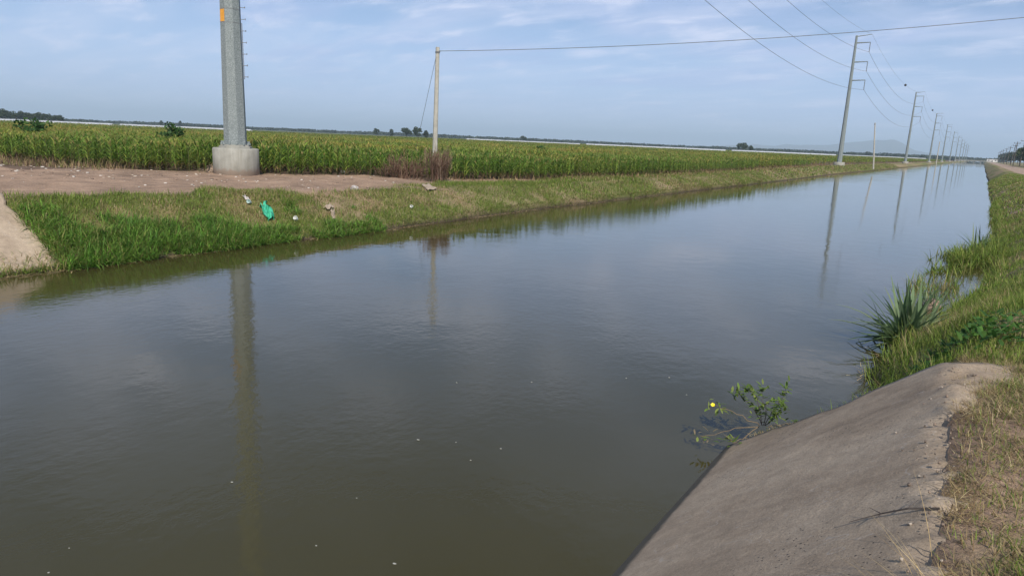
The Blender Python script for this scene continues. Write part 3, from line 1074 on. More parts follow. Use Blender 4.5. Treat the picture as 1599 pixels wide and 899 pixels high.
def build_corn():
    # the front row: plants standing on their own
    pts = []
    path = [(-60, 11.5), (-45, 13.6), (-38, 14.6), (-33, 15.3), (-30, 16.5), (-28.5, 18.0), (-26.5, 20.6), (-24.2, 25.2), (-22.6, 27.0), (-21.2, 30.0), (-20.3, 36), (-20.1, 45), (-21.0, 80)]
    d = 0.0
    for (xa, ya), (xb, yb) in zip(path, path[1:]):
        L = math.hypot(xb - xa, yb - ya)
        while d < L:
            f = d / L
            pts.append((xa + (xb - xa) * f, ya + (yb - ya) * f))
            d += 0.36
        d -= L
    P = np.array(pts)
    P += RNG.normal(0, 0.13, P.shape)
    P = P[np.argsort(np.hypot(P[:, 0], P[:, 1]))][:300]
    mes = []
    for i, (V, Fq, C) in enumerate(templ0):
        o = obj_np('corn_plant', V, Fq, M['foliage'], None, C)
        mes.append(o)
    zz = ground_z(P[:, 0], P[:, 1])
    hh = corn_h(P[:, 0], P[:, 1])
    for i in range(len(P)):
        o = mes[i] if i < len(mes) else link(mes[i % len(mes)].copy())
        o.location = (P[i, 0], P[i, 1], zz[i] - 0.02)
        o.rotation_euler = (0, 0, RNG.uniform(0, 6.28))
        s = float(hh[i]) * RNG.uniform(0.85, 1.1)
        o.scale = (s, s, s)
        tag(o, 'green maize plant with drooping leaves in the front row of the field', 'maize plant', 'maize plants along the front edge of the field')
    acc = Acc()
    X, Y = rows_grid(-75, -19, 11, 75, 0.55, 0.30)
    r = np.hypot(X, Y)
    k = in_corn(X, Y, 0.3) & (r < 62)
    stamp(acc, templ0, X[k], Y[k], corn_h(X[k], Y[k]), corn_tint(X[k], Y[k]))
    X, Y = rows_grid(-130, -19, 5, 135, 0.75, 0.55)
    r = np.hypot(X, Y)
    k = in_corn(X, Y, 0.3) & (r >= 62) & (r < 125)
    stamp(acc, templ1, X[k], Y[k], corn_h(X[k], Y[k]), corn_tint(X[k], Y[k]))
    X, Y = rows_grid(-290, -19, 0, 640, 1.4, 1.2)
    r = np.hypot(X, Y)
    lim = 255 + 45 * (fbm(X * 0.004, Y * 0.004, 5, 2)) + np.maximum(Y - 180, 0) * 0.9
    k = in_corn(X, Y, 0.3) & (r >= 125) & (r < lim)
    stamp(acc, templ2, X[k], Y[k], corn_h(X[k], Y[k]), corn_tint(X[k], Y[k]))
    tag(acc.build('corn_crop', M['foliage']), 'dense maize crop filling the flat field behind its front row', 'maize crop', kind='stuff')


build_corn()


# stubble strip of dead stalks in front of the crop at the left
sb = Acc()
n = 3500
X = RNG.uniform(-60, -30, n)
Y = np.interp(X, _cx, _cy) - RNG.uniform(0.1, 2.4, n)
sb.add(blades(np.stack([X, Y, ground_z(X, Y) - 0.02], 1), RNG.uniform(0.15, 0.5, n), 0.022, RNG.uniform(0, 6.28, n), RNG.uniform(0, 0.9, n), RNG.uniform(0, 0.8, n), pick([(0.20, 0.135, 0.085), (0.15, 0.10, 0.065), (0.29, 0.21, 0.12), (0.12, 0.13, 0.04)], n, 0.3), 2))
n = 2600
Y = RNG.uniform(26, 130, n)
X = np.interp(Y, [26, 36, 45, 86, 140], [-22.6, -20.2, -20.0, -21.1, -23.2]) + RNG.uniform(-0.2, 1.1, n)
sb.add(blades(np.stack([X, Y, ground_z(X, Y) - 0.02], 1), RNG.uniform(0.12, 0.45, n), 0.02 + Y * 0.0003, RNG.uniform(0, 6.28, n), RNG.uniform(0, 0.7, n), RNG.uniform(0, 0.8, n), pick([(0.16, 0.10, 0.065), (0.22, 0.15, 0.09), (0.3, 0.22, 0.12)], n, 0.3), 2))
tag(sb.build('stubble', M['twig']), 'brown dead stalks and weeds at the foot of the maize', 'stubble', kind='stuff')


# ------------------------------------------------------------------ transmission poles
POLE_H = 22.5
ARM_Z = [21.3, 18.1, 15.0]


def pole_shaft(bm, h, rb, rt_, n=8, base=0.0):
    add_lathe(bm, [(rb, base), (rb + (rt_ - rb) * 0.33, h * 0.33), (rb + (rt_ - rb) * 0.66, h * 0.66), (rt_, h), (rt_ * 0.6, h + 0.06)], n, phase=math.pi / 8)


NEAR_UP = 8.0        # the pole at the bend stands this much taller


def make_arms(root, h, lift=0.0):
    for k, z in enumerate(ARM_Z):
        z = z + lift
        bm = bmesh.new()
        add_tube(bm, [(0.15, 0, z), (1.2, 0, z + 0.02), (2.35, 0, z + 0.04)], [0.13, 0.10, 0.075], 6)
        obj_bm('crossarm', bm, M['galv'], root)
        bm = bmesh.new()
        prof = [(0.03, 0)]
        z0 = 0.0
        for q in range(9):
            prof += [(0.035, -0.08 - q * 0.15), (0.085, -0.13 - q * 0.15), (0.085, -0.15 - q * 0.15), (0.035, -0.19 - q * 0.15)]
        prof += [(0.03, -1.5)]
        add_lathe(bm, prof, 8, base=(2.3, 0, z))
        add_box(bm, (2.3, 0, z - 1.53), (0.09, 0.4, 0.09))
        obj_bm('insulator', bm, M['insul'], root)
    bm = bmesh.new()
    add_tube(bm, [(0.1, 0, h - 0.1), (1.3, 0, h + 0.02), (2.4, 0, h + 0.15)], [0.09, 0.07, 0.05], 6)
    obj_bm('ground_wire_bracket', bm, M['galv'], root)


def make_footing(root, rad, ht, bolts=True):
    bm = bmesh.new()
    add_lathe(bm, [(rad, -0.6), (rad, ht - 0.05), (rad - 0.04, ht), (0.3, ht + 0.004)], 40)
    f = obj_bm('footing', bm, M['footing'], root)
    for p in f.data.polygons:
        p.use_smooth = abs(p.normal.z) < 0.5
    return f


def big_pole():
    root = empty('transmission_pole', POLE1)
    make_footing(root, 0.94, 1.08)
    bm = bmesh.new()
    add_lathe(bm, [(0.69, 1.07), (0.69, 1.16), (0.66, 1.165)], 8, phase=math.pi / 8)
    add_lathe(bm, [(0.62, 1.16), (0.62, 1.22), (0.5, 1.225)], 8, phase=math.pi / 8)
    obj_bm('base_plate', bm, M['footing'], root)
    bm = bmesh.new()
    for k in range(12):
        a = 2 * math.pi * k / 12
        add_lathe(bm, [(0.028, 1.16), (0.028, 1.36), (0.02, 1.37)], 6, base=(0.56 * math.cos(a), 0.56 * math.sin(a), 0))
        add_lathe(bm, [(0.055, 1.222), (0.055, 1.285), (0.03, 1.29)], 6, base=(0.56 * math.cos(a), 0.56 * math.sin(a), 0))
    obj_bm('anchor_bolts', bm, M['galv'], root)
    bm = bmesh.new()
    pole_shaft(bm, POLE_H + 1.0 + NEAR_UP, 0.475, 0.14, 8, 1.2)
    obj_bm('shaft', bm, M['galv'], root)
    # seams: two thin collars high up, and the orange stripe on the left face between them
    hh = POLE_H + 1.0 + NEAR_UP
    rad = lambda z: float(np.interp(z, [1.2, hh * 0.33, hh * 0.66, hh], [0.475, 0.475 - 0.335 * 0.33, 0.475 - 0.335 * 0.66, 0.14]))
    for z in (6.16, 6.70):
        bm = bmesh.new()
        add_lathe(bm, [(rad(z) + 0.004, z), (rad(z) + 0.006, z + 0.018), (rad(z) + 0.002, z + 0.02)], 8, phase=math.pi / 8)
        obj_bm('seam_collar', bm, M['insul'], root)
    # facing direction of the camera from the pole
    to_cam = Vector((0 - POLE1.x, 0 - POLE1.y, 0)).normalized()
    right_v = Vector((math.cos(YAW), math.sin(YAW), 0))
    ang_cam = math.atan2(to_cam.y, to_cam.x)
    # flat face whose normal points left of the camera direction
    best = min(range(8), key=lambda k: abs(((2 * math.pi * (k + 0.5) / 8 + math.pi / 8) + math.pi / 2 + math.pi) % (2 * math.pi) - math.pi))
    an = 2 * math.pi * (best + 0.5) / 8 + math.pi / 8
    nrm = Vector((math.cos(an), math.sin(an), 0))
    tan = Vector((-nrm.y, nrm.x, 0))
    bm = bmesh.new()
    for z0, z1 in ((6.20, 6.68),):
        a0, a1 = rad(z0) * math.cos(math.pi / 8) + 0.004, rad(z1) * math.cos(math.pi / 8) + 0.004
        vs = [nrm * a0 + tan * (-0.14) + Vector((0, 0, z0)), nrm * a0 + tan * 0.14 + Vector((0, 0, z0)),
              nrm * a1 + tan * 0.14 + Vector((0, 0, z1)), nrm * a1 + tan * (-0.14) + Vector((0, 0, z1))]
        bm.faces.new([bm.verts.new(v) for v in vs])
    obj_bm('orange_stripe', bm, M['orange'], root)
    # step bolts on the right edge
    sd = Matrix.Rotation(-YAW * 0 + 0, 3, 'Z') @ right_v
    for k in range(40):
        z = 4.05 + 0.46 * k
        if z > 21:
            break
        bm = bmesh.new()
        r_ = rad(z)
        add_tube(bm, [sd * (r_ - 0.03) + Vector((0, 0, z)), sd * (r_ + 0.2) + Vector((0, 0, z))], 0.013, 6)
        add_tube(bm, [sd * (r_ + 0.2) + Vector((0, 0, z - 0.03)), sd * (r_ + 0.2) + Vector((0, 0, z + 0.04))], 0.016, 6)
        obj_bm('step_bolt', bm, M['insul'], root)
    bm = bmesh.new()
    add_tube(bm, [sd * (rad(z) + 0.045) + Vector((0, 0, z)) for z in (3.95, 4.4, 5.0, 5.6, 6.2)], 0.016, 6)
    obj_bm('ladder_clip', bm, M['insul'], root)
    make_arms(root, POLE_H + 1.0 + NEAR_UP, NEAR_UP + 1.0)
    tag(root, 'huge faceted galvanised pole with orange mark on a round concrete footing', 'power pole', 'steel transmission poles along the canal')
    return root


big_pole()
far_poles = [(-21.6, 139)] + [(-21.0, 262 + 121 * i) for i in range(9)]
pole_words = ['first steel transmission pole beyond the lone concrete post, standing in weeds by the maize', 'second of the receding steel poles, its white footing at the bank',
              'third of the receding steel transmission poles above the canal', 'fourth of the receding steel transmission poles', 'fifth of the receding steel transmission poles, slim with distance',
              'sixth of the receding steel transmission poles, small and hazy', 'seventh of the receding steel transmission poles, fading in haze', 'eighth of the receding steel transmission poles near the bridge',
              'ninth of the receding steel poles, barely above the trees', 'last and faintest of the receding steel transmission poles']


def far_pole():
    root = empty('transmission_pole', (0, 0, 0))
    make_footing(root, 0.95, 0.75)
    bm = bmesh.new()
    pole_shaft(bm, POLE_H, 0.44, 0.19, 8, 0.7)
    obj_bm('shaft', bm, M['galv'], root)
    make_arms(root, POLE_H)
    return root


fp = far_pole()
pole_pos = [POLE1 + Vector((0, 0, 1.0))]
for i, (x, y) in enumerate(far_poles):
    o = fp if i == 0 else copy_tree(fp)
    z = float(ground_z(x, y))
    o.location = (x, y, z - 0.05)
    pole_pos.append(Vector((x, y, z - 0.05)))
    tag(o, pole_words[i], 'power pole', 'steel transmission poles along the canal')


def catenary(a, b, sag, n=24):
    return [a.lerp(b, t) - Vector((0, 0, sag * 4 * t * (1 - t))) for t in np.linspace(0, 1, n + 1)]


# conductors: each one wire hung through all the poles
prev = POLE1 + Vector((0, 0, 1.0 + NEAR_UP)) + Vector((-4, -112, 0))
stops = [prev, pole_pos[0] + Vector((0, 0, NEAR_UP))] + pole_pos[1:]
wl_words = ['upper', 'middle', 'lowest']
for k in range(4):
    bm = bmesh.new()
    for i in range(len(stops) - 1):
        if k < 3:
            off = Vector((2.3, 0, ARM_Z[k] - 1.58)); sag = 4.5 if i < 2 else 3.6
        else:
            off = Vector((2.4, 0, POLE_H + 0.15)); sag = 4.2 if i < 2 else 3.0
        a, b = stops[i] + off, stops[i + 1] + off
        add_tube(bm, catenary(a, b, sag, 26 if i < 5 else 10), 0.021 if k < 3 else 0.013, 5)
    o = obj_bm('power_line', bm, M['wire'])
    tag(o, f'{wl_words[k]} of the three sagging conductors hung under the crossarms of the steel poles' if k < 3 else 'thin ground wire along the very tops of the steel poles', 'power line', 'wires strung between the steel transmission poles')

# marker balls hung on the ground wire
for (i, t, lab) in ((1, 0.52, 'dark round marker ball in the sky left of the second receding pole'), (2, 0.40, 'smaller dark marker ball in the sky by the third receding pole')):
    a = pole_pos[i] + Vector((2.4, 0, POLE_H + 0.15)); b = pole_pos[i + 1] + Vector((2.4, 0, POLE_H + 0.15))
    p = a.lerp(b, t) - Vector((0, 0, 3.0 * 4 * t * (1 - t)))
    bm = bmesh.new()
    bmesh.ops.create_uvsphere(bm, u_segments=16, v_segments=10, radius=0.29)
    add_tube(bm, [(0, -0.5, 0), (0, 0.5, 0)], 0.05, 6)
    o = obj_bm('marker_ball', bm, M['dark'], smooth=True)
    o.location = p
    tag(o, lab, 'marker ball', 'aerial marker balls')


# ------------------------------------------------------------------ concrete posts with the crossing cable
def concrete_post(base, h, rb, rtp, lean=(0, 0)):
    root = empty('concrete_post', base)
    bm = bmesh.new()
    rings = []
    for f in (0, 0.5, 1.0):
        r_ = rb + (rtp - rb) * f
        c = Vector((lean[0] * f, lean[1] * f, -0.3 + (h + 0.3) * f))
        rings.append((c, r_))
    add_tube(bm, [c for c, _ in rings], [r_ * 1.2 for _, r_ in rings], 8)
    obj_bm('shaft', bm, M['post'], root)
    return root


pb = at(678, 273, 0.97)
PT = at_y(683.5, 74, pb.y)
ph = PT.z - pb.z
post = concrete_post(pb, ph, 0.125, 0.085, (PT.x - pb.x, 0))
bm = bmesh.new()
add_lathe(bm, [(0.13, ph - 0.30), (0.13, ph - 0.22), (0.11, ph - 0.215)], 12, base=(PT.x - pb.x, 0, 0))
add_tube(bm, [(PT.x - pb.x, 0, ph - 0.2), (PT.x - pb.x + 0.2, 0.05, ph - 0.2)], 0.025, 6)
obj_bm('clamp', bm, M['insul'], post)
tag(post, 'slim concrete post in a dry bush at the maize edge holding a crossing cable', 'post')

endp = Vector((9.6, 46.0, ZR))
rp = empty('utility_pole', endp)
bm = bmesh.new()
e_top = at_y(1599, 22, 43.5)
kslope = None
A = PT + Vector((0.1, 0, -0.2))
B = Vector((endp.x, endp.y, e_top.z + 0.9))
add_tube(bm, [(0, 0, -0.4), (0, 0, 6), (0, 0, B.z - ZR + 0.3)], [0.17, 0.14, 0.10], 10)
obj_bm('shaft', bm, M['wood'], rp)
tag(rp, 'wooden pole by the dirt road holding the near end of the crossing cable', 'utility pole')
bm = bmesh.new()
add_tube(bm, catenary(A, B, 0.55, 40), 0.016, 6)
tag(obj_bm('overhead_cable', bm, M['wire']), 'single black cable crossing the sky from the slim concrete post to the right', 'cable')
bm = bmesh.new()
g0 = at(640, 212, 1.5)
gd = Vector((g0.x, g0.y, 0)).normalized() * 44.0
gy = at_y(643, 203, 33.0)
ga_ = Vector((gy.x, 33.0, 1.0))
ga_ = ga_ + (ga_ - PT) * 0.0
add_tube(bm, [PT + Vector((-0.05, 0, -0.3)), ga_], 0.011, 5)
tag(obj_bm('guy_wire', bm, M['wire']), 'thin slanting stay wire from the top of the slim concrete post into the maize', 'guy wire')

pb2 = at(1366, 262, 0.95)
pb2.x -= 0.2
t2 = at_y(1366.5, 192, pb2.y)
p2 = concrete_post(pb2, t2.z - pb2.z, 0.11, 0.08, (t2.x - pb2.x, 0))
bm = bmesh.new()
add_lathe(bm, [(0.13, t2.z - pb2.z - 0.3), (0.13, t2.z - pb2.z - 0.2), (0.1, t2.z - pb2.z - 0.19)], 10, base=(t2.x - pb2.x, 0, 0))
obj_bm('clamp', bm, M['insul'], p2)
tag(p2, 'short bare concrete post on the bank between the first two receding steel poles', 'post')
for (x, y, hgt, lab) in ((-19.5, 415, 11, 'short bare post among the far steel poles, upright on the bank'), (-19.5, 300, 0, '')):
    if hgt:
        q = concrete_post(Vector((x, y, float(ground_z(x, y)))), hgt, 0.22, 0.16)
        tag(q, lab, 'post')


# ------------------------------------------------------------------ trees
def tree_mesh(seed, H, Rr, crown_z, dark=1.0, n=900, leaf=0.45):
    rng = np.random.default_rng(seed)
    K = 14
    cc = rng.normal(0, 1, (K, 3)); cc /= np.linalg.norm(cc, axis=1)[:, None]
    cc = cc * rng.uniform(0.35, 0.85, (K, 1)) * np.array([Rr, Rr, (H - crown_z) * 0.5]) + np.array([0, 0, (H + crown_z) / 2])
    rad = rng.uniform(0.25, 0.45, K) * Rr
    which = rng.integers(0, K, n)
    d = rng.normal(0, 1, (n, 3)); d /= np.linalg.norm(d, axis=1)[:, None]
    P = cc[which] + d * rad[which][:, None] * rng.uniform(0.5, 1.05, (n, 1)) * np.array([1, 1, 0.8])
    a = rng.normal(0, 1, (n, 3)); a /= np.linalg.norm(a, axis=1)[:, None]
    b = np.cross(a, rng.normal(0, 1, (n, 3))); b /= np.linalg.norm(b, axis=1)[:, None]
    s = rng.uniform(0.6, 1.3, (n, 1)) * leaf
    V = np.stack([P - a * s - b * s * 0.5, P + a * s - b * s * 0.5, P + a * s + b * s * 0.5, P - a * s + b * s * 0.5], 1).reshape(-1, 3)
    Fq = np.arange(n * 4).reshape(n, 4)
    base = np.array([(0.045, 0.07, 0.022), (0.06, 0.085, 0.028), (0.035, 0.055, 0.02)])
    C = np.repeat(base[rng.integers(0, 3, n)] * rng.uniform(0.75, 1.25, (n, 1)) * dark, 4, 0)
    return V, Fq, C, cc


def make_tree(seed, H, Rr, crown_z, dark=1.0, n=900, leaf=0.45):
    root = empty('broadleaf_tree', (0, 0, 0))
    V, Fq, C, cc = tree_mesh(seed, H, Rr, crown_z, dark, n, leaf)
    obj_np('crown', V, Fq, M['foliage'], root, C)
    bm = bmesh.new()
    add_tube(bm, [(0, 0, -0.3), (0.05, 0, crown_z * 0.6), (0, 0.1, (H + crown_z) / 2)], [0.05 * H * 0.6, 0.035 * H * 0.6, 0.02 * H * 0.4], 7)
    for c in cc[:6]:
        add_tube(bm, [(0, 0.02, crown_z * 0.8), tuple(c * np.array([0.5, 0.5, 0.9])), tuple(c)], [0.018 * H, 0.011 * H, 0.004 * H], 5)
    obj_bm('trunk', bm, M['wood'], root)
    return root


tree_src = [make_tree(1, 9, 5.0, 1.5), make_tree(2, 8, 4.2, 1.2), make_tree(3, 10, 4.5, 2.2), make_tree(4, 7, 3.0, 1.0)]
_used = [False] * 4


def place_tree(k, px, D, hpx, label, group='distant trees on the horizon', wide=1.0):
    """stand a tree at photo column px, D metres off, rising hpx photo pixels over the horizon"""
    v = ray(px, 300)
    d = Vector((v.x, v.y, 0)).normalized()
    src = tree_src[k]
    o = src if not _used[k] else copy_tree(src)
    _used[k] = True
    cosv = d.dot(Vector((fwd.x, fwd.y, 0)).normalized())
    H0 = (9, 8, 10, 7)[k]
    H = hpx / 1105.0 * D * cosv + EYE - 1.0
    s = H / H0 * 1.3
    o.location = (d.x * D, d.y * D, 1.0)
    o.scale = (s * wide, s * wide, s)
    o.rotation_euler = (0, 0, random.uniform(0, 6.28))
    return tag(o, label, 'tree', group)


place_tree(0, 634, 520, 8.5, 'left of the two close round dark trees on the horizon before the concrete post')
place_tree(1, 650, 540, 8.5, 'broad dark tree just left of the slim concrete post on the horizon')
place_tree(3, 664, 560, 5, 'smallest dark tree tucked against the slim concrete post on the horizon')
place_tree(1, 587, 640, 5, 'low dark tree on the horizon well left of the slim concrete post')
place_tree(3, 611, 700, 5, 'tiny lone tree on the horizon between the low dark tree and the round pair')
place_tree(0, 814, 800, 5, 'small pointed tree on the horizon right of the slim concrete post')
place_tree(0, 1152, 640, 8.5, 'roundest tree rising over the white crop covers')
place_tree(3, 1165, 600, 4, 'little dark tree just right of the roundest one over the white covers')
grove = [(12, 7.5), (20, 8), (29, 7), (38, 6), (47, 6.5), (56, 6), (65, 6.5), (75, 6), (85, 5.5), (95, 5), (104, 4)]
for i, (px, h) in enumerate(grove):
    place_tree(i % 3, px, 560 + (i * 37) % 40, h, 'dark tree of the grove on the horizon at the far left', 'trees of the far grove', 1.3)
place_tree(2, 258, 900, 4, 'tiny tree on the horizon left of the huge steel pole')
place_tree(3, 287, 900, 4, 'tiny tree on the horizon nearest left of the huge steel pole')

# far treeline: a continuous mass
tl_acc = Acc()
rngt = np.random.default_rng(77)
for i in range(1500):
    px = rngt.uniform(-60, 1560)
    D = rngt.uniform(1150, 1900)
    f = 0.4 + 1.0 * vnoise(px * 0.021, 0.5, 3) + 0.6 * vnoise(px * 0.11, 1.5, 4) - 0.5 * (px < 560) - 0.0
    if px < 180: f -= 0.3
    if rngt.random() > 0.25 + f * 0.75:
        continue
    v = ray(px, 300)
    d = np.array([v.x, v.y]); d /= np.linalg.norm(d)
    hgt = max(2.0, (1.2 + 2.6 * max(f, 0) * rngt.uniform(0.4, 1)) / 1105 * D * 0.9 + 2.0)
    n = 26
    P = rngt.normal(0, 1, (n, 3)) * np.array([5.5, 5.5, 1.0]) * 0.6
    P[:, 2] = rngt.uniform(0.1, 1, n) ** 0.8 * hgt * 0.85
    P += np.array([d[0] * D, d[1] * D, 0.8])
    a = rngt.normal(0, 1, (n, 3)); a /= np.linalg.norm(a, axis=1)[:, None]
    b = np.cross(a, rngt.normal(0, 1, (n, 3))); b /= np.linalg.norm(b, axis=1)[:, None]
    s = rngt.uniform(0.6, 1.4, (n, 1))
    V = np.stack([P - a * s * 1.5 - b * s, P + a * s * 1.5 - b * s, P + a * s * 1.5 + b * s, P - a * s * 1.5 + b * s], 1).reshape(-1, 3)
    C = np.repeat(np.array([[0.04, 0.055, 0.02]]) * rngt.uniform(0.7, 1.2, (n, 1)), 4, 0)
    tl_acc.add((V, np.arange(n * 4).reshape(n, 4), C))
tag(tl_acc.build('treeline', M['foliage']), 'thin dark line of far trees along the horizon', 'treeline', kind='stuff')


# white crop covers (low tunnels) beyond the maize
def crop_cover(px0, px1, D0, D1, ztop, label, zedge=1.0):
    V, Fq = [], []
    n, mrows = 40, 14
    for i in range(n + 1):
        px = px0 + (px1 - px0) * i / n
        v = ray(px, 300)
        d = np.array([v.x, v.y]); d /= np.linalg.norm(d)
        for j in range(mrows + 1):
            D = D0 + (D1 - D0) * j / mrows
            z = ztop + 0.05 * math.cos(j * math.pi) + 0.04 * math.sin(i * 1.7)
            if j in (0, mrows) or i in (0, n):
                z = zedge
            V.append((d[0] * D, d[1] * D, z))
    w = mrows + 1
    for i in range(n):
        for j in range(mrows):
            a = i * w + j
            Fq.append((a, a + 1, a + w + 1, a + w))
    return tag(obj_np('crop_cover', V, Fq, M['white_net']), label, 'crop cover', 'white fabric crop covers beyond the maize')


crop_cover(-70, 190, 330, 470, 2.36, 'greyish white crop cover under the dark grove at the far left')
crop_cover(191, 400, 350, 480, 2.33, 'thin white crop cover reaching the huge steel pole')
crop_cover(722, 905, 360, 520, 2.52, 'white crop cover starting right of the slim concrete post')
crop_cover(906, 1131, 350, 560, 2.62, 'bright white crop cover between the slim post and the roundest tree')
crop_cover(1132, 1301, 380, 620, 2.66, 'bright white crop cover left of the first receding steel pole')
crop_cover(1302, 1440, 560, 860, 2.60, 'long white crop cover behind the first receding steel poles')


# bushes standing up out of the maize
def bush(px, py_top, D, w, label, seed, col=0.9):
    v = ray(px, 300)
    d = Vector((v.x, v.y, 0)).normalized()
    p = d * D
    tp = ray(px, py_top)
    tz = EYE + tp.z * (D / math.hypot(tp.x, tp.y))
    z0 = float(ground_z(p.x, p.y))
    H = tz - z0
    root = empty('bush', (p.x, p.y, z0))
    V, Fq, C, cc = tree_mesh(seed, H, w, H * 0.25, 1.25, 500, 0.10)
    C = C * np.array([0.9, 1.35, 1.0])
    obj_np('foliage', V, Fq, M['foliage'], root, C)
    bm = bmesh.new()
    for c in cc[:8]:
        add_tube(bm, [(0, 0, -0.1), tuple(c * np.array([0.4, 0.4, 0.6])), tuple(c)], [0.03, 0.02, 0.008], 5)
    obj_bm('stem', bm, M['wood'], root)
    return tag(root, label, 'bush', 'green bushes growing out of the maize')


bush(66, 186, 58, 1.2, 'wide dark bush sticking out of the maize below the grove', 61)
bush(273, 192, 55, 0.95, 'upright feathery bush poking above the maize left of the huge pole', 62)
bush(840, 226, 75, 0.6, 'small dark bush low in the maize right of the slim post', 63)


# ------------------------------------------------------------------ dry bushes (twigs)
def twig_bush(base, H, W, label, seed, n0, col, upright=0.45):
    rng = np.random.default_rng(seed)
    acc = Acc()
    root = empty('dry_bush', base)

    def branch(P, az, lean, L, w, depth):
        n = len(P)
        if n == 0:
            return
        cl = rng.uniform(-0.3, 0.5, n)
        c = np.array(col)[rng.integers(0, len(col), n)] * rng.uniform(0.7, 1.3, (n, 1))
        acc.add(blades(P, L, w, az, lean, cl, c, 2, tip=0.5))
        acc.add(blades(P, L, w, az + 1.57, 0.0 * lean, 0, c, 1, tip=0.5)) if False else None
        if depth == 0:
            return
        for k in range(3):
            t = rng.uniform(0.25, 1.0, n)
            a = lean + cl * t * 0.5
            Q = P + np.stack([np.cos(az) * np.sin(a), np.sin(az) * np.sin(a), np.cos(a)], 1) * (L * t)[:, None]
            branch(Q, az + rng.uniform(-1.5, 1.5, n), np.clip(lean + rng.uniform(-0.5, 0.6, n), -0.3, 1.4), L * rng.uniform(0.4, 0.65, n), w * 0.65, depth - 1)

    P = np.zeros((n0, 3))
    P[:, 0] = rng.normal(0, W * 0.22, n0)
    P[:, 1] = rng.normal(0, W * 0.22, n0)
    P[:, 2] = -0.05
    az = np.arctan2(P[:, 1], P[:, 0]) + rng.normal(0, 0.5, n0)
    branch(P, az, rng.uniform(0.0, upright, n0), rng.uniform(0.35, 0.62, n0) * H, np.full(n0, 0.026), 3)
    acc.build('twigs', M['twig'], root)
    return tag(root, label, 'dry bush')


REDB = [(0.15, 0.085, 0.065), (0.19, 0.12, 0.09), (0.11, 0.07, 0.055), (0.24, 0.165, 0.115)]
b1 = at(632, 279, 1.0)
twig_bush(b1, 1.45, 2.0, 'low rounded reddish dry bush left of the slim concrete post', 5, 120, REDB, 0.95)
b2 = at(684, 283, 0.98)
twig_bush(b2, 1.8, 0.9, 'tall grey brown dry bush wrapped round the foot of the slim post', 6, 100, REDB + [(0.22, 0.17, 0.13)], 0.42)


# ------------------------------------------------------------------ strap-leaved water plants
def strap_plant(base, L, n, label, seed, wid=0.06, spread=1.15):
    rng = np.random.default_rng(seed)
    acc = Acc()
    root = empty('strap_leaf_plant', base)
    f = rng.random(n)
    lean = 0.08 + spread * f ** 1.1
    P = np.stack([rng.normal(0, 0.10, n), rng.normal(0, 0.10, n), np.full(n, -0.05)], 1)
    az = rng.uniform(0, 6.28, n)
    c = np.array([(0.14, 0.215, 0.10), (0.18, 0.26, 0.13), (0.11, 0.18, 0.08), (0.22, 0.28, 0.15)])[rng.integers(0, 4, n)] * rng.uniform(0.8, 1.2, (n, 1))
    # each leaf folded along its midrib: two ribbons
    LL = L * rng.uniform(0.65, 1.1, n)
    cu = rng.uniform(0.1, 1.2, n) * (0.5 + f)
    for sgn in (-1, 1):
        V, Fq, C = blades(P, LL, wid * rng.uniform(0.9, 1.1), az, lean, cu, c, 6, tip=0.05)
        V = V.reshape(n, 7, 2, 3)
        mid = (V[:, :, 0] + V[:, :, 1]) / 2
        hw = np.linalg.norm(V[:, :, 1] - V[:, :, 0], axis=2)[..., None] / 2
        edge = V[:, :, 0] if sgn < 0 else V[:, :, 1]
        edge = mid + (edge - mid) + np.array([0, 0, 1.0]) * hw * 0.5
        W = np.stack([mid, edge] if sgn > 0 else [edge, mid], 2).reshape(-1, 3)
        acc.add((W, Fq, C))
    acc.build('leaves', M['foliage'], root, smooth=True)
    bm = bmesh.new()
    add_lathe(bm, [(0.16, -0.3), (0.17, 0.0), (0.12, 0.12), (0.04, 0.16)], 10)
    obj_bm('stem_base', bm, M['mound'], root)
    return tag(root, label, 'water plant', 'strap leaved plants on the water edge')


s1 = at(1412, 538, 0.10)
strap_plant(s1, 1.12, 150, 'large clump of grey green strap leaves arching over the water', 31, 0.095)
s2 = at(1528, 392, 0.18)
strap_plant(s2, 0.95, 40, 'smaller dark strap leaved clump behind the grass spit', 32, 0.07)
s3 = at(1455, 478, 0.05)
strap_plant(s3, 0.55, 34, 'short strap leaved plant right behind the large clump', 33, 0.045, 0.9)

# grass spit growing out into the water
gs = Acc()
n = 8000
t = RNG.random(n)
px = 1436 + 125 * t
py = 415 + RNG.normal(0, 5, n) * (0.6 + t) - 10 * t
pts = [at(a, b, 0.0) for a, b in zip(px, py)]
P = np.array([(p.x, p.y, -0.02) for p in pts])
P[:, 1] += RNG.normal(0, 0.5, n)
kk = fbm(P[:, 0] * 2.2, P[:, 1] * 1.3, 131, 3) > 0.60 - 0.32 * t
P, t = P[kk], t[kk]
n = len(P)
gs.add(blades(P, RNG.uniform(0.2, 0.9, n) ** 1.5 * (0.5 + 0.55 * t) + 0.06, RNG.uniform(0.016, 0.04, n), RNG.uniform(0, 6.28, n), RNG.uniform(0.0, 1.0, n), RNG.uniform(0.2, 1.5, n), pick(GREENS + [(0.2, 0.2, 0.06)], n, 0.3), 3))
n = 500
px, py = RNG.uniform(1420, 1500, n), RNG.normal(452, 9, n)
pts = [at(a, b, 0.0) for a, b in zip(px, py)]
P = np.array([(p.x, p.y, -0.02) for p in pts])
gs.add(blades(P, RNG.uniform(0.12, 0.5, n), RNG.uniform(0.008, 0.02, n), RNG.uniform(0, 6.28, n), RNG.uniform(0.0, 0.9, n), RNG.uniform(0.1, 1.2, n), pick(GREENS + STRAWS[:2], n, 0.3), 3))
tag(gs.build('water_grass', M['foliage']), 'grass spit growing out from the bank into the water', 'grass', kind='stuff')


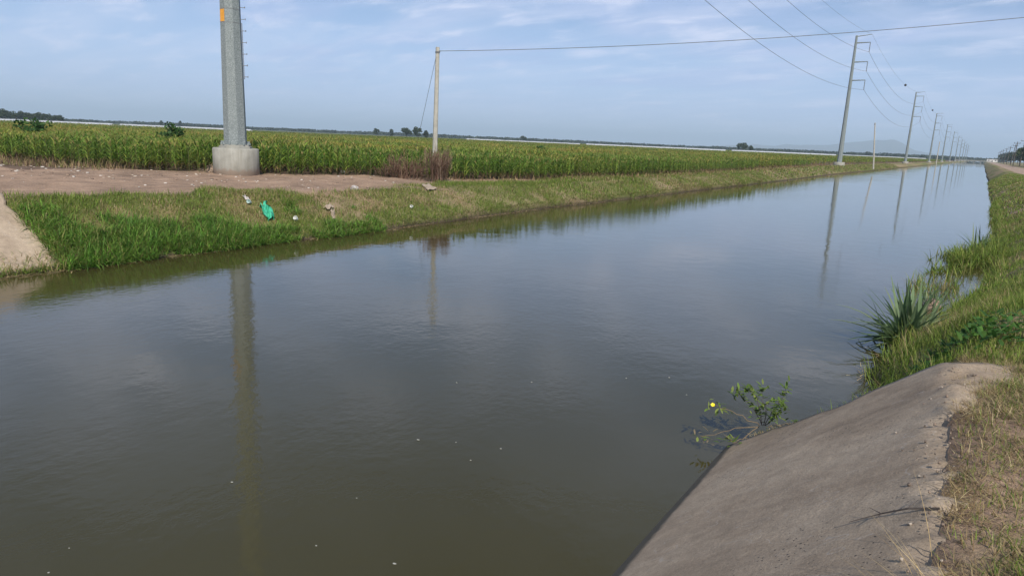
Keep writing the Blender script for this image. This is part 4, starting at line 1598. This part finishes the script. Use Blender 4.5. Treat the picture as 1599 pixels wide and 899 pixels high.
# ------------------------------------------------------------------ broad-leaved weeds behind the concrete
def leafy_weed(base, n, size, label, seed, spread):
    rng = np.random.default_rng(seed)
    root = empty('leafy_weed', base)
    acc = Acc()
    az = rng.uniform(0, 6.28, n)
    rr = np.sqrt(rng.random(n)) * spread
    P = np.stack([rr * np.cos(az), rr * np.sin(az), rng.uniform(0.03, 0.22, n)], 1)
    P[:, 2] += np.array([float(ground_z(base[0] + a, base[1] + b)) - base[2] for a, b in P[:, :2]])
    c = np.array([(0.045, 0.115, 0.022), (0.06, 0.15, 0.03), (0.08, 0.17, 0.03)])[rng.integers(0, 3, n)] * rng.uniform(0.8, 1.25, (n, 1))
    acc.add(blades(P, size * rng.uniform(0.7, 1.3, n), size * 0.42, rng.uniform(0, 6.28, n), rng.uniform(0.5, 1.2, n), rng.uniform(0.2, 0.8, n), c, 4, tip=0.06, belly=True))
    acc.build('leaves', M['foliage'], root, smooth=True)
    st = Acc()
    m = n // 3
    st.add(blades(P[:m] * np.array([0.8, 0.8, 0]) + np.array([0, 0, 1.0]) * (P[:m, 2:3] - 0.25), 0.3, 0.008, az[:m], 0.2, 0.3, [(0.1, 0.13, 0.04)], 2))
    st.build('stems', M['foliage'], root)
    return tag(root, label, 'weed', 'broad leaved weeds behind the concrete slope')


wd = [((1440, 572), 110, 0.085, 'broad leaved weed at the water side of the patch behind the concrete'), ((1500, 562), 150, 0.09, 'middle broad leaved weed right behind the concrete crest'), ((1560, 556), 150, 0.09, 'bright broad leaved weed behind the flat concrete top, farthest from the water')]
for i, ((px, py), n, s, lab) in enumerate(wd):
    p = at(px, py, 1.2)
    p.z = float(ground_z(p.x, p.y))
    if i == 0:
        p = at(px, py, 0.8); p.z = float(ground_z(p.x, p.y))
    leafy_weed(tuple(p), n, s, lab, 50 + i, 0.42)


# ------------------------------------------------------------------ yellow-flowered plant on the concrete foot
def flower_plant():
    base = Vector((-1.52, 7.02, 0.16))
    root = empty('flowering_weed', base)
    rng = np.random.default_rng(9)

    def P(px, py, dy=0.0):
        return at_y(px, py, base.y + dy) - base
    stems = [
        [P(1190, 664), P(1178, 640, .05), P(1160, 622, .1), P(1148, 612, .12)],
        [P(1190, 664), P(1186, 636), P(1178, 614, -.05), P(1165, 606, -.08)],
        [P(1192, 664), P(1196, 640, .1), P(1192, 620, .12), P(1190, 604, .15)],
        [P(1194, 664), P(1206, 642, .1), P(1222, 622, .15), P(1228, 606, .18)],
        [P(1195, 664), P(1212, 650, -.1), P(1220, 636, -.12), P(1216, 626, -.12)],
        [P(1188, 664), P(1160, 650, -.1), P(1132, 638, -.18), P(1114, 631, -.22)],
        [P(1186, 667), P(1150, 667, -.15), P(1118, 680, -.25), P(1094, 681, -.3)],
        [P(1186, 668), P(1160, 684, -.2), P(1146, 690, -.25), P(1140, 687, -.28)],
        [P(1198, 667), P(1222, 664, .0), P(1244, 656, .02)],
    ]
    bare = {5: 0.55, 6: 0.72, 7: 0.6, 8: 0.5}
    acc = Acc()
    for i, st in enumerate(stems):
        bm = bmesh.new()
        pts = []
        for a, b in zip(st, st[1:]):
            pts += [a.lerp(b, t) + Vector(rng.normal(0, 0.008, 3)) * (i in bare or t > 0) for t in (0, 0.33, 0.66)]
        pts.append(st[-1])
        add_tube(bm, pts, [0.0045 - 0.0025 * k / len(pts) for k in range(len(pts))], 5)
        obj_bm('stem', bm, M['stem'] if i in bare else M['wood'], root)
        n = 46 if i not in bare else 18
        L = len(st) - 1
        ts = rng.uniform(bare.get(i, 0.2), 1.0, n) * L
        ts[:6] = L
        pos = np.array([tuple(st[min(int(t), L - 1)].lerp(st[min(int(t) + 1, L)], t - min(int(t), L - 1))) for t in ts])
        if True:
            pos = pos + rng.normal(0, 0.032, pos.shape)
        col = np.array([(0.12, 0.20, 0.04), (0.17, 0.26, 0.05), (0.22, 0.28, 0.07), (0.09, 0.14, 0.03)])[rng.integers(0, 4, n)] * rng.uniform(0.8, 1.2, (n, 1))
        if i in (6, 7, 8):
            dryk = rng.random(n) < 0.45
            col[dryk] = (0.3, 0.24, 0.15)
        acc.add(blades(pos, rng.uniform(0.05, 0.10, n), rng.uniform(0.016, 0.028, n), rng.uniform(0, 6.28, n), rng.uniform(0.5, 1.7, n), rng.uniform(0.1, 0.9, n), col, 3, tip=0.08, belly=True))
    acc.build('leaves', M['foliage'], root)
    c = stems[5][-1] + Vector((0, -0.02, 0.0))
    bm = bmesh.new()
    view = (Vector((0, 0, EYE)) - (base + c)).normalized()
    view = (view + Vector((0, 0, 0.6))).normalized()
    s = view.cross(Vector((0, 0, 1))).normalized(); t = s.cross(view)
    for k in range(5):
        a = 2 * math.pi * k / 5
        d = s * math.cos(a) + t * math.sin(a); e = -s * math.sin(a) + t * math.cos(a)
        vs = [c, c + d * 0.014 + e * 0.013 + view * 0.004, c + d * 0.023 + view * 0.008, c + d * 0.014 - e * 0.013 + view * 0.004]
        bm.faces.new([bm.verts.new(v) for v in vs])
    obj_bm('flower', bm, M['petal'], root)
    rngd = RNG
    n = 130
    a2 = Acc()
    PP = np.stack([rngd.normal(0.05, 0.10, n), rngd.normal(0.0, 0.05, n), np.zeros(n)], 1)
    PP[:, 2] = 0.755 * PP[:, 0] + 0.01
    a2.add(blades(PP, rngd.uniform(0.03, 0.10, n), 0.006, rngd.uniform(0, 6.28, n), rngd.uniform(0.3, 1.4, n), rngd.uniform(0, 1, n), pick(STRAWS + [(0.1, 0.12, 0.03)], n), 2))
    a2.build('dead_leaves', M['twig'], root)
    return tag(root, 'straggly weed with one yellow flower rooted at the foot of the concrete slope', 'weed')


flower_plant()


# ------------------------------------------------------------------ litter, stones
def rock(name, pos, size, mat, label, cat, seed, flat=0.6, group=None):
    rng = np.random.default_rng(seed)
    bm = bmesh.new()
    bmesh.ops.create_icosphere(bm, subdivisions=2, radius=1)
    for v in bm.verts:
        f = 1 + 0.35 * (rng.random() - 0.5)
        v.co = Vector((v.co.x * size[0] * f, v.co.y * size[1] * f, v.co.z * size[2] * f))
    o = obj_bm(name, bm, mat)
    o.location = pos
    o.rotation_euler = (rng.uniform(-.2, .2), rng.uniform(-.2, .2), rng.uniform(0, 6.28))
    return tag(o, label, cat, group)


def on_ground(px, py, z=1.0):
    v = ray(px, py).normalized()
    ts = np.linspace(4, 60, 6000)
    zz = EYE + v.z * ts - ground_z(v.x * ts, v.y * ts)
    t = ts[int(np.argmax(zz < 0))]
    return Vector((v.x * t, v.y * t, EYE + v.z * t))


p = on_ground(553, 297)
rock('stone', p + Vector((0, 0, 0.06)), (0.22, 0.14, 0.13), M['rock'], 'pale angular stone lying where the dirt meets the bank grass', 'stone', 3)
p = on_ground(536, 270)
rock('stone', p + Vector((0, 0, 0.05)), (0.16, 0.12, 0.10), M['rock'], 'small pale stone at the maize edge right of the huge pole footing', 'stone', 4)


def sheet(name, corners, mat, label, cat, thick=0.012, wave=0.03, seed=0):
    rng = np.random.default_rng(seed)
    n = 10
    a, b, c, d = [Vector(v) for v in corners]
    top = []
    bm = bmesh.new()
    for i in range(n + 1):
        row = []
        for j in range(n + 1):
            u, v = i / n, j / n
            p = a.lerp(b, u).lerp(d.lerp(c, u), v)
            p = p + Vector((rng.normal(0, wave * 0.25), rng.normal(0, wave * 0.25), wave * math.sin(u * 9 + seed) * math.cos(v * 7) + abs(rng.normal(0, wave * 0.35))))
            row.append(bm.verts.new(p))
        top.append(row)
    for i in range(n):
        for j in range(n):
            bm.faces.new((top[i][j], top[i + 1][j], top[i + 1][j + 1], top[i][j + 1]))
    r = bmesh.ops.extrude_face_region(bm, geom=bm.faces[:])
    for v in [g for g in r['geom'] if isinstance(g, bmesh.types.BMVert)]:
        v.co.z -= thick
    return tag(obj_bm(name, bm, mat, smooth=True), label, cat)


def gsheet(name, pix, lift, *a, **k):
    return sheet(name, [on_ground(px, py) + Vector((0, 0, lift)) for px, py in pix], *a, **k)


gsheet('plastic_bag', [(407, 326), (416, 323), (429, 344), (417, 347)], 0.10, M['plastic_green'], 'bright green plastic bag lying on the grassy bank', 'plastic bag', thick=0.05, wave=0.09, seed=2)
gsheet('plastic_bottle_scrap', [(379, 309), (386, 311), (391, 317), (383, 314)], 0.08, M['rock'], 'dull grey scrap in the grass above the green bag', 'litter scrap', thick=0.03, seed=3)
gsheet('cardboard_scrap', [(505, 328), (515, 323), (522, 327), (513, 331)], 0.10, M['cardboard'], 'flat brown cardboard scrap on the middle of the bank', 'cardboard scrap', seed=4)
gsheet('cardboard_strip', [(516, 331), (522, 331), (524, 345), (519, 346)], 0.08, M['cardboard'], 'narrow sodden strip hanging down the bank below the brown cardboard', 'cardboard scrap', seed=5)
gsheet('board_scrap', [(658, 292), (670, 291), (682, 298), (668, 300)], 0.10, M['cardboard'], 'tilted grey board scrap on the bank crest under the slim concrete post', 'board scrap', thick=0.03, seed=6)


def cup(px, py, r_, h, mat, label, rot, seed):
    root = empty('plastic_cup', on_ground(px, py) + Vector((0, 0, 0.06)))
    bm = bmesh.new()
    add_lathe(bm, [(r_ * 0.7, 0), (r_, h), (r_ * 1.08, h), (r_ * 1.08, h - 0.012), (r_ * 0.93, h - 0.015), (r_ * 0.64, 0.015)], 16)
    obj_bm('body', bm, mat, root)
    root.rotation_euler = rot
    return tag(root, label, 'cup')


cup(464, 346, 0.06, 0.12, M['plastic_white'], 'white foam cup tipped in the grass just above the water', (0.9, 0.4, 0), 1)
cup(391, 319, 0.055, 0.12, M['plastic_pale'], 'pale clear plastic cup in the grass beside the green bag', (1.2, -0.4, 0.6), 2)
cup(644, 325, 0.05, 0.11, M['plastic_white'], 'small white cup high and alone on the bank below the slim post', (1.4, 0.2, 0.3), 3)

# mound of spoil behind the footing, chips on the dirt
bm = bmesh.new()
bmesh.ops.create_grid(bm, x_segments=24, y_segments=16, size=1)
for v in bm.verts:
    x, y = v.co.x, v.co.y
    v.co = Vector((x * 1.3, y * 0.8, 0.36 * math.exp(-(x * x + y * y) * 2.2) * (0.7 + 0.6 * float(fbm(x * 2 + 3, y * 2, 7, 3))) - 0.06))
mo = obj_bm('soil_mound', bm, M['mound'], smooth=True)
p = on_ground(327, 266)
mo.location = p + Vector((-0.1, 0.5, 0))
tag(mo, 'low heap of loose soil beside the round pole footing', 'soil heap')

rb = Acc()
n = 900
px = RNG.uniform(-30, 640, n); py = np.interp(px, [0, 640], [262, 284]) + RNG.normal(0, 10, n)
cubeF = np.array([[0, 1, 2, 3], [7, 6, 5, 4], [0, 4, 5, 1], [1, 5, 6, 2], [2, 6, 7, 3], [3, 7, 4, 0]])
pts = np.array([tuple(at(a, b, 1.12)) for a, b in zip(px, py)])
k = ~in_corn(pts[:, 0], pts[:, 1]) & (pts[:, 0] < topL(pts[:, 1]))
pts = pts[k]
zz = ground_z(pts[:, 0], pts[:, 1])
for i, (x, y, _) in enumerate(pts):
    s = 0.008 + 0.03 * RNG.random() ** 4
    b = np.array([(-1, -1, -1), (1, -1, -1), (1, 1, -1), (-1, 1, -1), (-1, -1, 1), (1, -1, 1), (1, 1, 1), (-1, 1, 1)], float) * RNG.uniform(0.6, 1.4, (8, 3)) * s * np.array([1.3, 1.3, 0.6])
    a = RNG.uniform(0, 6.28)
    b[:, :2] = b[:, :2] @ np.array([[math.cos(a), -math.sin(a)], [math.sin(a), math.cos(a)]])
    rb.add((b + np.array([x, y, zz[i] + s * 0.3]), cubeF, np.tile(np.array([(0.42, 0.36, 0.30), (0.30, 0.22, 0.17), (0.5, 0.46, 0.42), (0.2, 0.15, 0.12)])[RNG.integers(0, 4)], (8, 1))))
# crumbs on the near concrete slope and along its broken crest
n = 260
Y = RNG.uniform(2.2, 6.6, n)
X = 0.04 + RNG.normal(0.05, 0.09, n)
for i in range(n):
    s = 0.002 + 0.005 * RNG.random() ** 3
    x = X[i]
    z = 1.405 if x > 0.08 else 1.345 + (x + 0.02) * 0.76
    b = np.array([(-1, -1, -1), (1, -1, -1), (1, 1, -1), (-1, 1, -1), (-1, -1, 1), (1, -1, 1), (1, 1, 1), (-1, 1, 1)], float) * RNG.uniform(0.6, 1.4, (8, 3)) * s
    rb.add((b + np.array([x, Y[i], z + 0.004]), cubeF, np.tile(np.array([(0.38, 0.33, 0.28), (0.26, 0.2, 0.16), (0.15, 0.12, 0.1)])[RNG.integers(0, 3)], (8, 1))))
tag(rb.build('rubble', M['twig']), 'scattered stone chips on the dirt track and the concrete crest', 'rubble', kind='stuff')

# leaning dry grass stalks and a dead twig at the crest of the near slope
ds = empty('dry_grass_tuft', (0.02, 2.9, 1.36))
acc = Acc()
n = 26
acc.add(blades(np.stack([RNG.normal(0.05, 0.05, n), RNG.normal(0, 0.18, n), np.full(n, 0.0)], 1), RNG.uniform(0.15, 0.42, n), 0.004, RNG.uniform(2.2, 4.2, n), RNG.uniform(0.2, 1.2, n), RNG.uniform(0.1, 0.9, n), pick(STRAWS, n), 4))
acc.build('stalks', M['twig'], ds)
tag(ds, 'tuft of long dry stalks leaning over the near end of the concrete crest', 'dry grass')
tw = bmesh.new()
pp = [on_a for on_a in (Vector((0.08, 3.72, 1.42)), Vector((-0.05, 3.75, 1.36)), Vector((-0.16, 3.80, 1.27)), Vector((-0.30, 3.80, 1.17)))]
add_tube(tw, pp, [0.006, 0.005, 0.004, 0.002], 5)
for a, b in ((1, (0.04, 0.10, 0.02)), (2, (-0.02, -0.09, 0.0)), (2, (-0.06, 0.07, -0.02))):
    add_tube(tw, [pp[a], pp[a] + Vector(b)], [0.003, 0.001], 4)
tag(obj_bm('dead_twig', tw, M['wood']), 'dark dead twig lying across the upper concrete slope', 'twig')

# flecks drifting on the water
fl = [(713, 597), (653, 686), (712, 690), (735, 718), (557, 777), (616, 879), (76, 893), (108, 855), (782, 700), (830, 596), (978, 590), (1045, 589), (1072, 616), (494, 851), (362, 752)]
for i, (px, py) in enumerate(fl):
    p = at(px, py, 0.004)
    rng = np.random.default_rng(500 + i)
    bm = bmesh.new()
    s = 0.006 + 0.010 * rng.random()
    m = 7
    ring = [bm.verts.new((s * math.cos(2 * math.pi * k / m) * rng.uniform(.7, 1.3), s * 0.7 * math.sin(2 * math.pi * k / m) * rng.uniform(.7, 1.3), 0)) for k in range(m)]
    c = bm.verts.new((0, 0, 0.004))
    for k in range(m):
        bm.faces.new((ring[k], ring[(k + 1) % m], c))
    o = obj_bm('floating_fleck', bm, M['foam'])
    o.location = p
    tag(o, 'tiny pale fleck drifting on the open murky water', 'floating fleck', 'pale flecks on the water')

# ------------------------------------------------------------------ far end: bridge, right-hand line of poles, trees, building
br = empty('road_bridge', (0, 905, 0))
bm = bmesh.new()
add_box(bm, (-9, 0, 2.05), (34, 8, 0.7), None, 0.05)
obj_bm('deck', bm, M['footing'], br)
for s in (-1, 1):
    bm = bmesh.new()
    add_box(bm, (-9, s * 3.7, 2.95), (34, 0.3, 0.25), None, 0.03)
    for k in range(12):
        add_box(bm, (-25 + k * 2.9, s * 3.7, 2.6), (0.3, 0.28, 0.5))
    obj_bm('parapet', bm, M['footing'], br)
for x in (-15, -8, -2):
    bm = bmesh.new()
    add_box(bm, (x, 0, 0.3), (0.7, 7, 2.9), None, 0.05)
    obj_bm('pier', bm, M['footing'], br)
tag(br, 'low pale concrete bridge closing the far end of the canal', 'bridge')


def util_pole():
    root = empty('utility_pole', (0, 0, 0))
    bm = bmesh.new()
    add_tube(bm, [(0, 0, -0.4), (0, 0, 5), (0, 0, 10.0)], [0.2, 0.17, 0.13], 8)
    obj_bm('shaft', bm, M['wood'], root)
    bm = bmesh.new()
    add_box(bm, (0, 0, 9.4), (2.2, 0.14, 0.16), None, 0.01)
    obj_bm('crossarm', bm, M['wood'], root)
    for x in (-1, 0.0, 1):
        bm = bmesh.new()
        add_lathe(bm, [(0.05, 0), (0.09, 0.08), (0.06, 0.2), (0.08, 0.28), (0.03, 0.34)], 8, base=(x, 0, 9.48 if x else 10.0))
        obj_bm('insulator', bm, M['insul'], root)
    return root


up0 = util_pole()
upw = ['tallest dark wooden pole before the trees at the right edge', 'dark wooden pole second from the right edge', 'leaning dark wooden pole third from the right edge', 'fourth dark wooden pole from the right edge', 'fifth dark wooden pole from the right edge, small',
       'sixth dark wooden pole from the right edge, small', 'seventh tiny wooden pole along the road', 'eighth tiny wooden pole along the road', 'ninth tiny wooden pole, last before the bridge']
uy = [268, 330, 372, 430, 490, 560, 640, 730, 830]
ux = [11.2, 11.8, 11.0, 11.6, 11.4, 11.4, 11.4, 11.4, 11.4]
for i, (x, y) in enumerate(zip(ux, uy)):
    o = up0 if i == 0 else copy_tree(up0)
    o.location = (x, y, ZR)
    o.rotation_euler = (0, R(random.uniform(0, 5)), R(random.uniform(-8, 8)))
    tag(o, upw[i], 'utility pole', 'wooden poles along the dirt road')
bm = bmesh.new()
for x in (-1, 1):
    for i in range(len(uy) - 1):
        add_tube(bm, catenary(Vector((ux[i] + x, uy[i], ZR + 9.8)), Vector((ux[i + 1] + x, uy[i + 1], ZR + 9.8)), 0.9, 8), 0.02, 4)
tag(obj_bm('power_line', bm, M['wire']), 'pair of thin wires along the wooden poles beside the dirt road', 'power line')

rt_spots = [(14.6, 292, 7.0), (18, 300, 8), (16.5, 318, 7.5), (21, 330, 9), (17, 345, 7), (20, 370, 8), (17.5, 400, 7), (18, 450, 7), (18, 510, 6.5), (19, 570, 7), (17, 640, 6), (18, 720, 7), (16, 800, 6), (17, 880, 7)]
for i, (x, y, h) in enumerate(rt_spots):
    o = copy_tree(tree_src[i % 3])
    s = 1.35 * h / (9, 8, 10)[i % 3]
    o.location = (x, y, ZR - 0.1)
    o.scale = (s, s, s)
    o.rotation_euler = (0, 0, random.uniform(0, 6.28))
    tag(o, 'dark dense tree in the row beyond the dirt road at the right edge', 'tree', 'trees beyond the dirt road')
for i in range(9):
    x = -150 + i * 14 + random.uniform(-4, 4)
    o = copy_tree(tree_src[i % 4])
    s = random.uniform(0.45, 0.7)
    o.location = (x, 960 + random.uniform(0, 60), 1.0)
    o.scale = (s, s, s)
    tag(o, 'hazy dark tree behind the far steel poles near the bridge', 'tree', 'trees behind the bridge')

hs = empty('house', (9, 1010, 1.2))
bm = bmesh.new()
add_box(bm, (0, 0, 1.8), (11, 8, 3.6), None, 0.03)
obj_bm('wall', bm, M['plaster'], hs)
bm = bmesh.new()
add_box(bm, (0, 0, 3.72), (12, 9, 0.22), None, 0.02)
obj_bm('roof', bm, M['footing'], hs)
for x in (-3.4, 3.2):
    bm = bmesh.new()
    add_box(bm, (x, -4.01, 2.0), (1.3, 0.06, 1.2))
    obj_bm('window', bm, M['dark'], hs)
bm = bmesh.new()
add_box(bm, (0, -4.01, 1.05), (1.1, 0.06, 2.1))
obj_bm('door', bm, M['wood'], hs)
tag(hs, 'tiny white flat roofed house beyond the end of the canal', 'house')
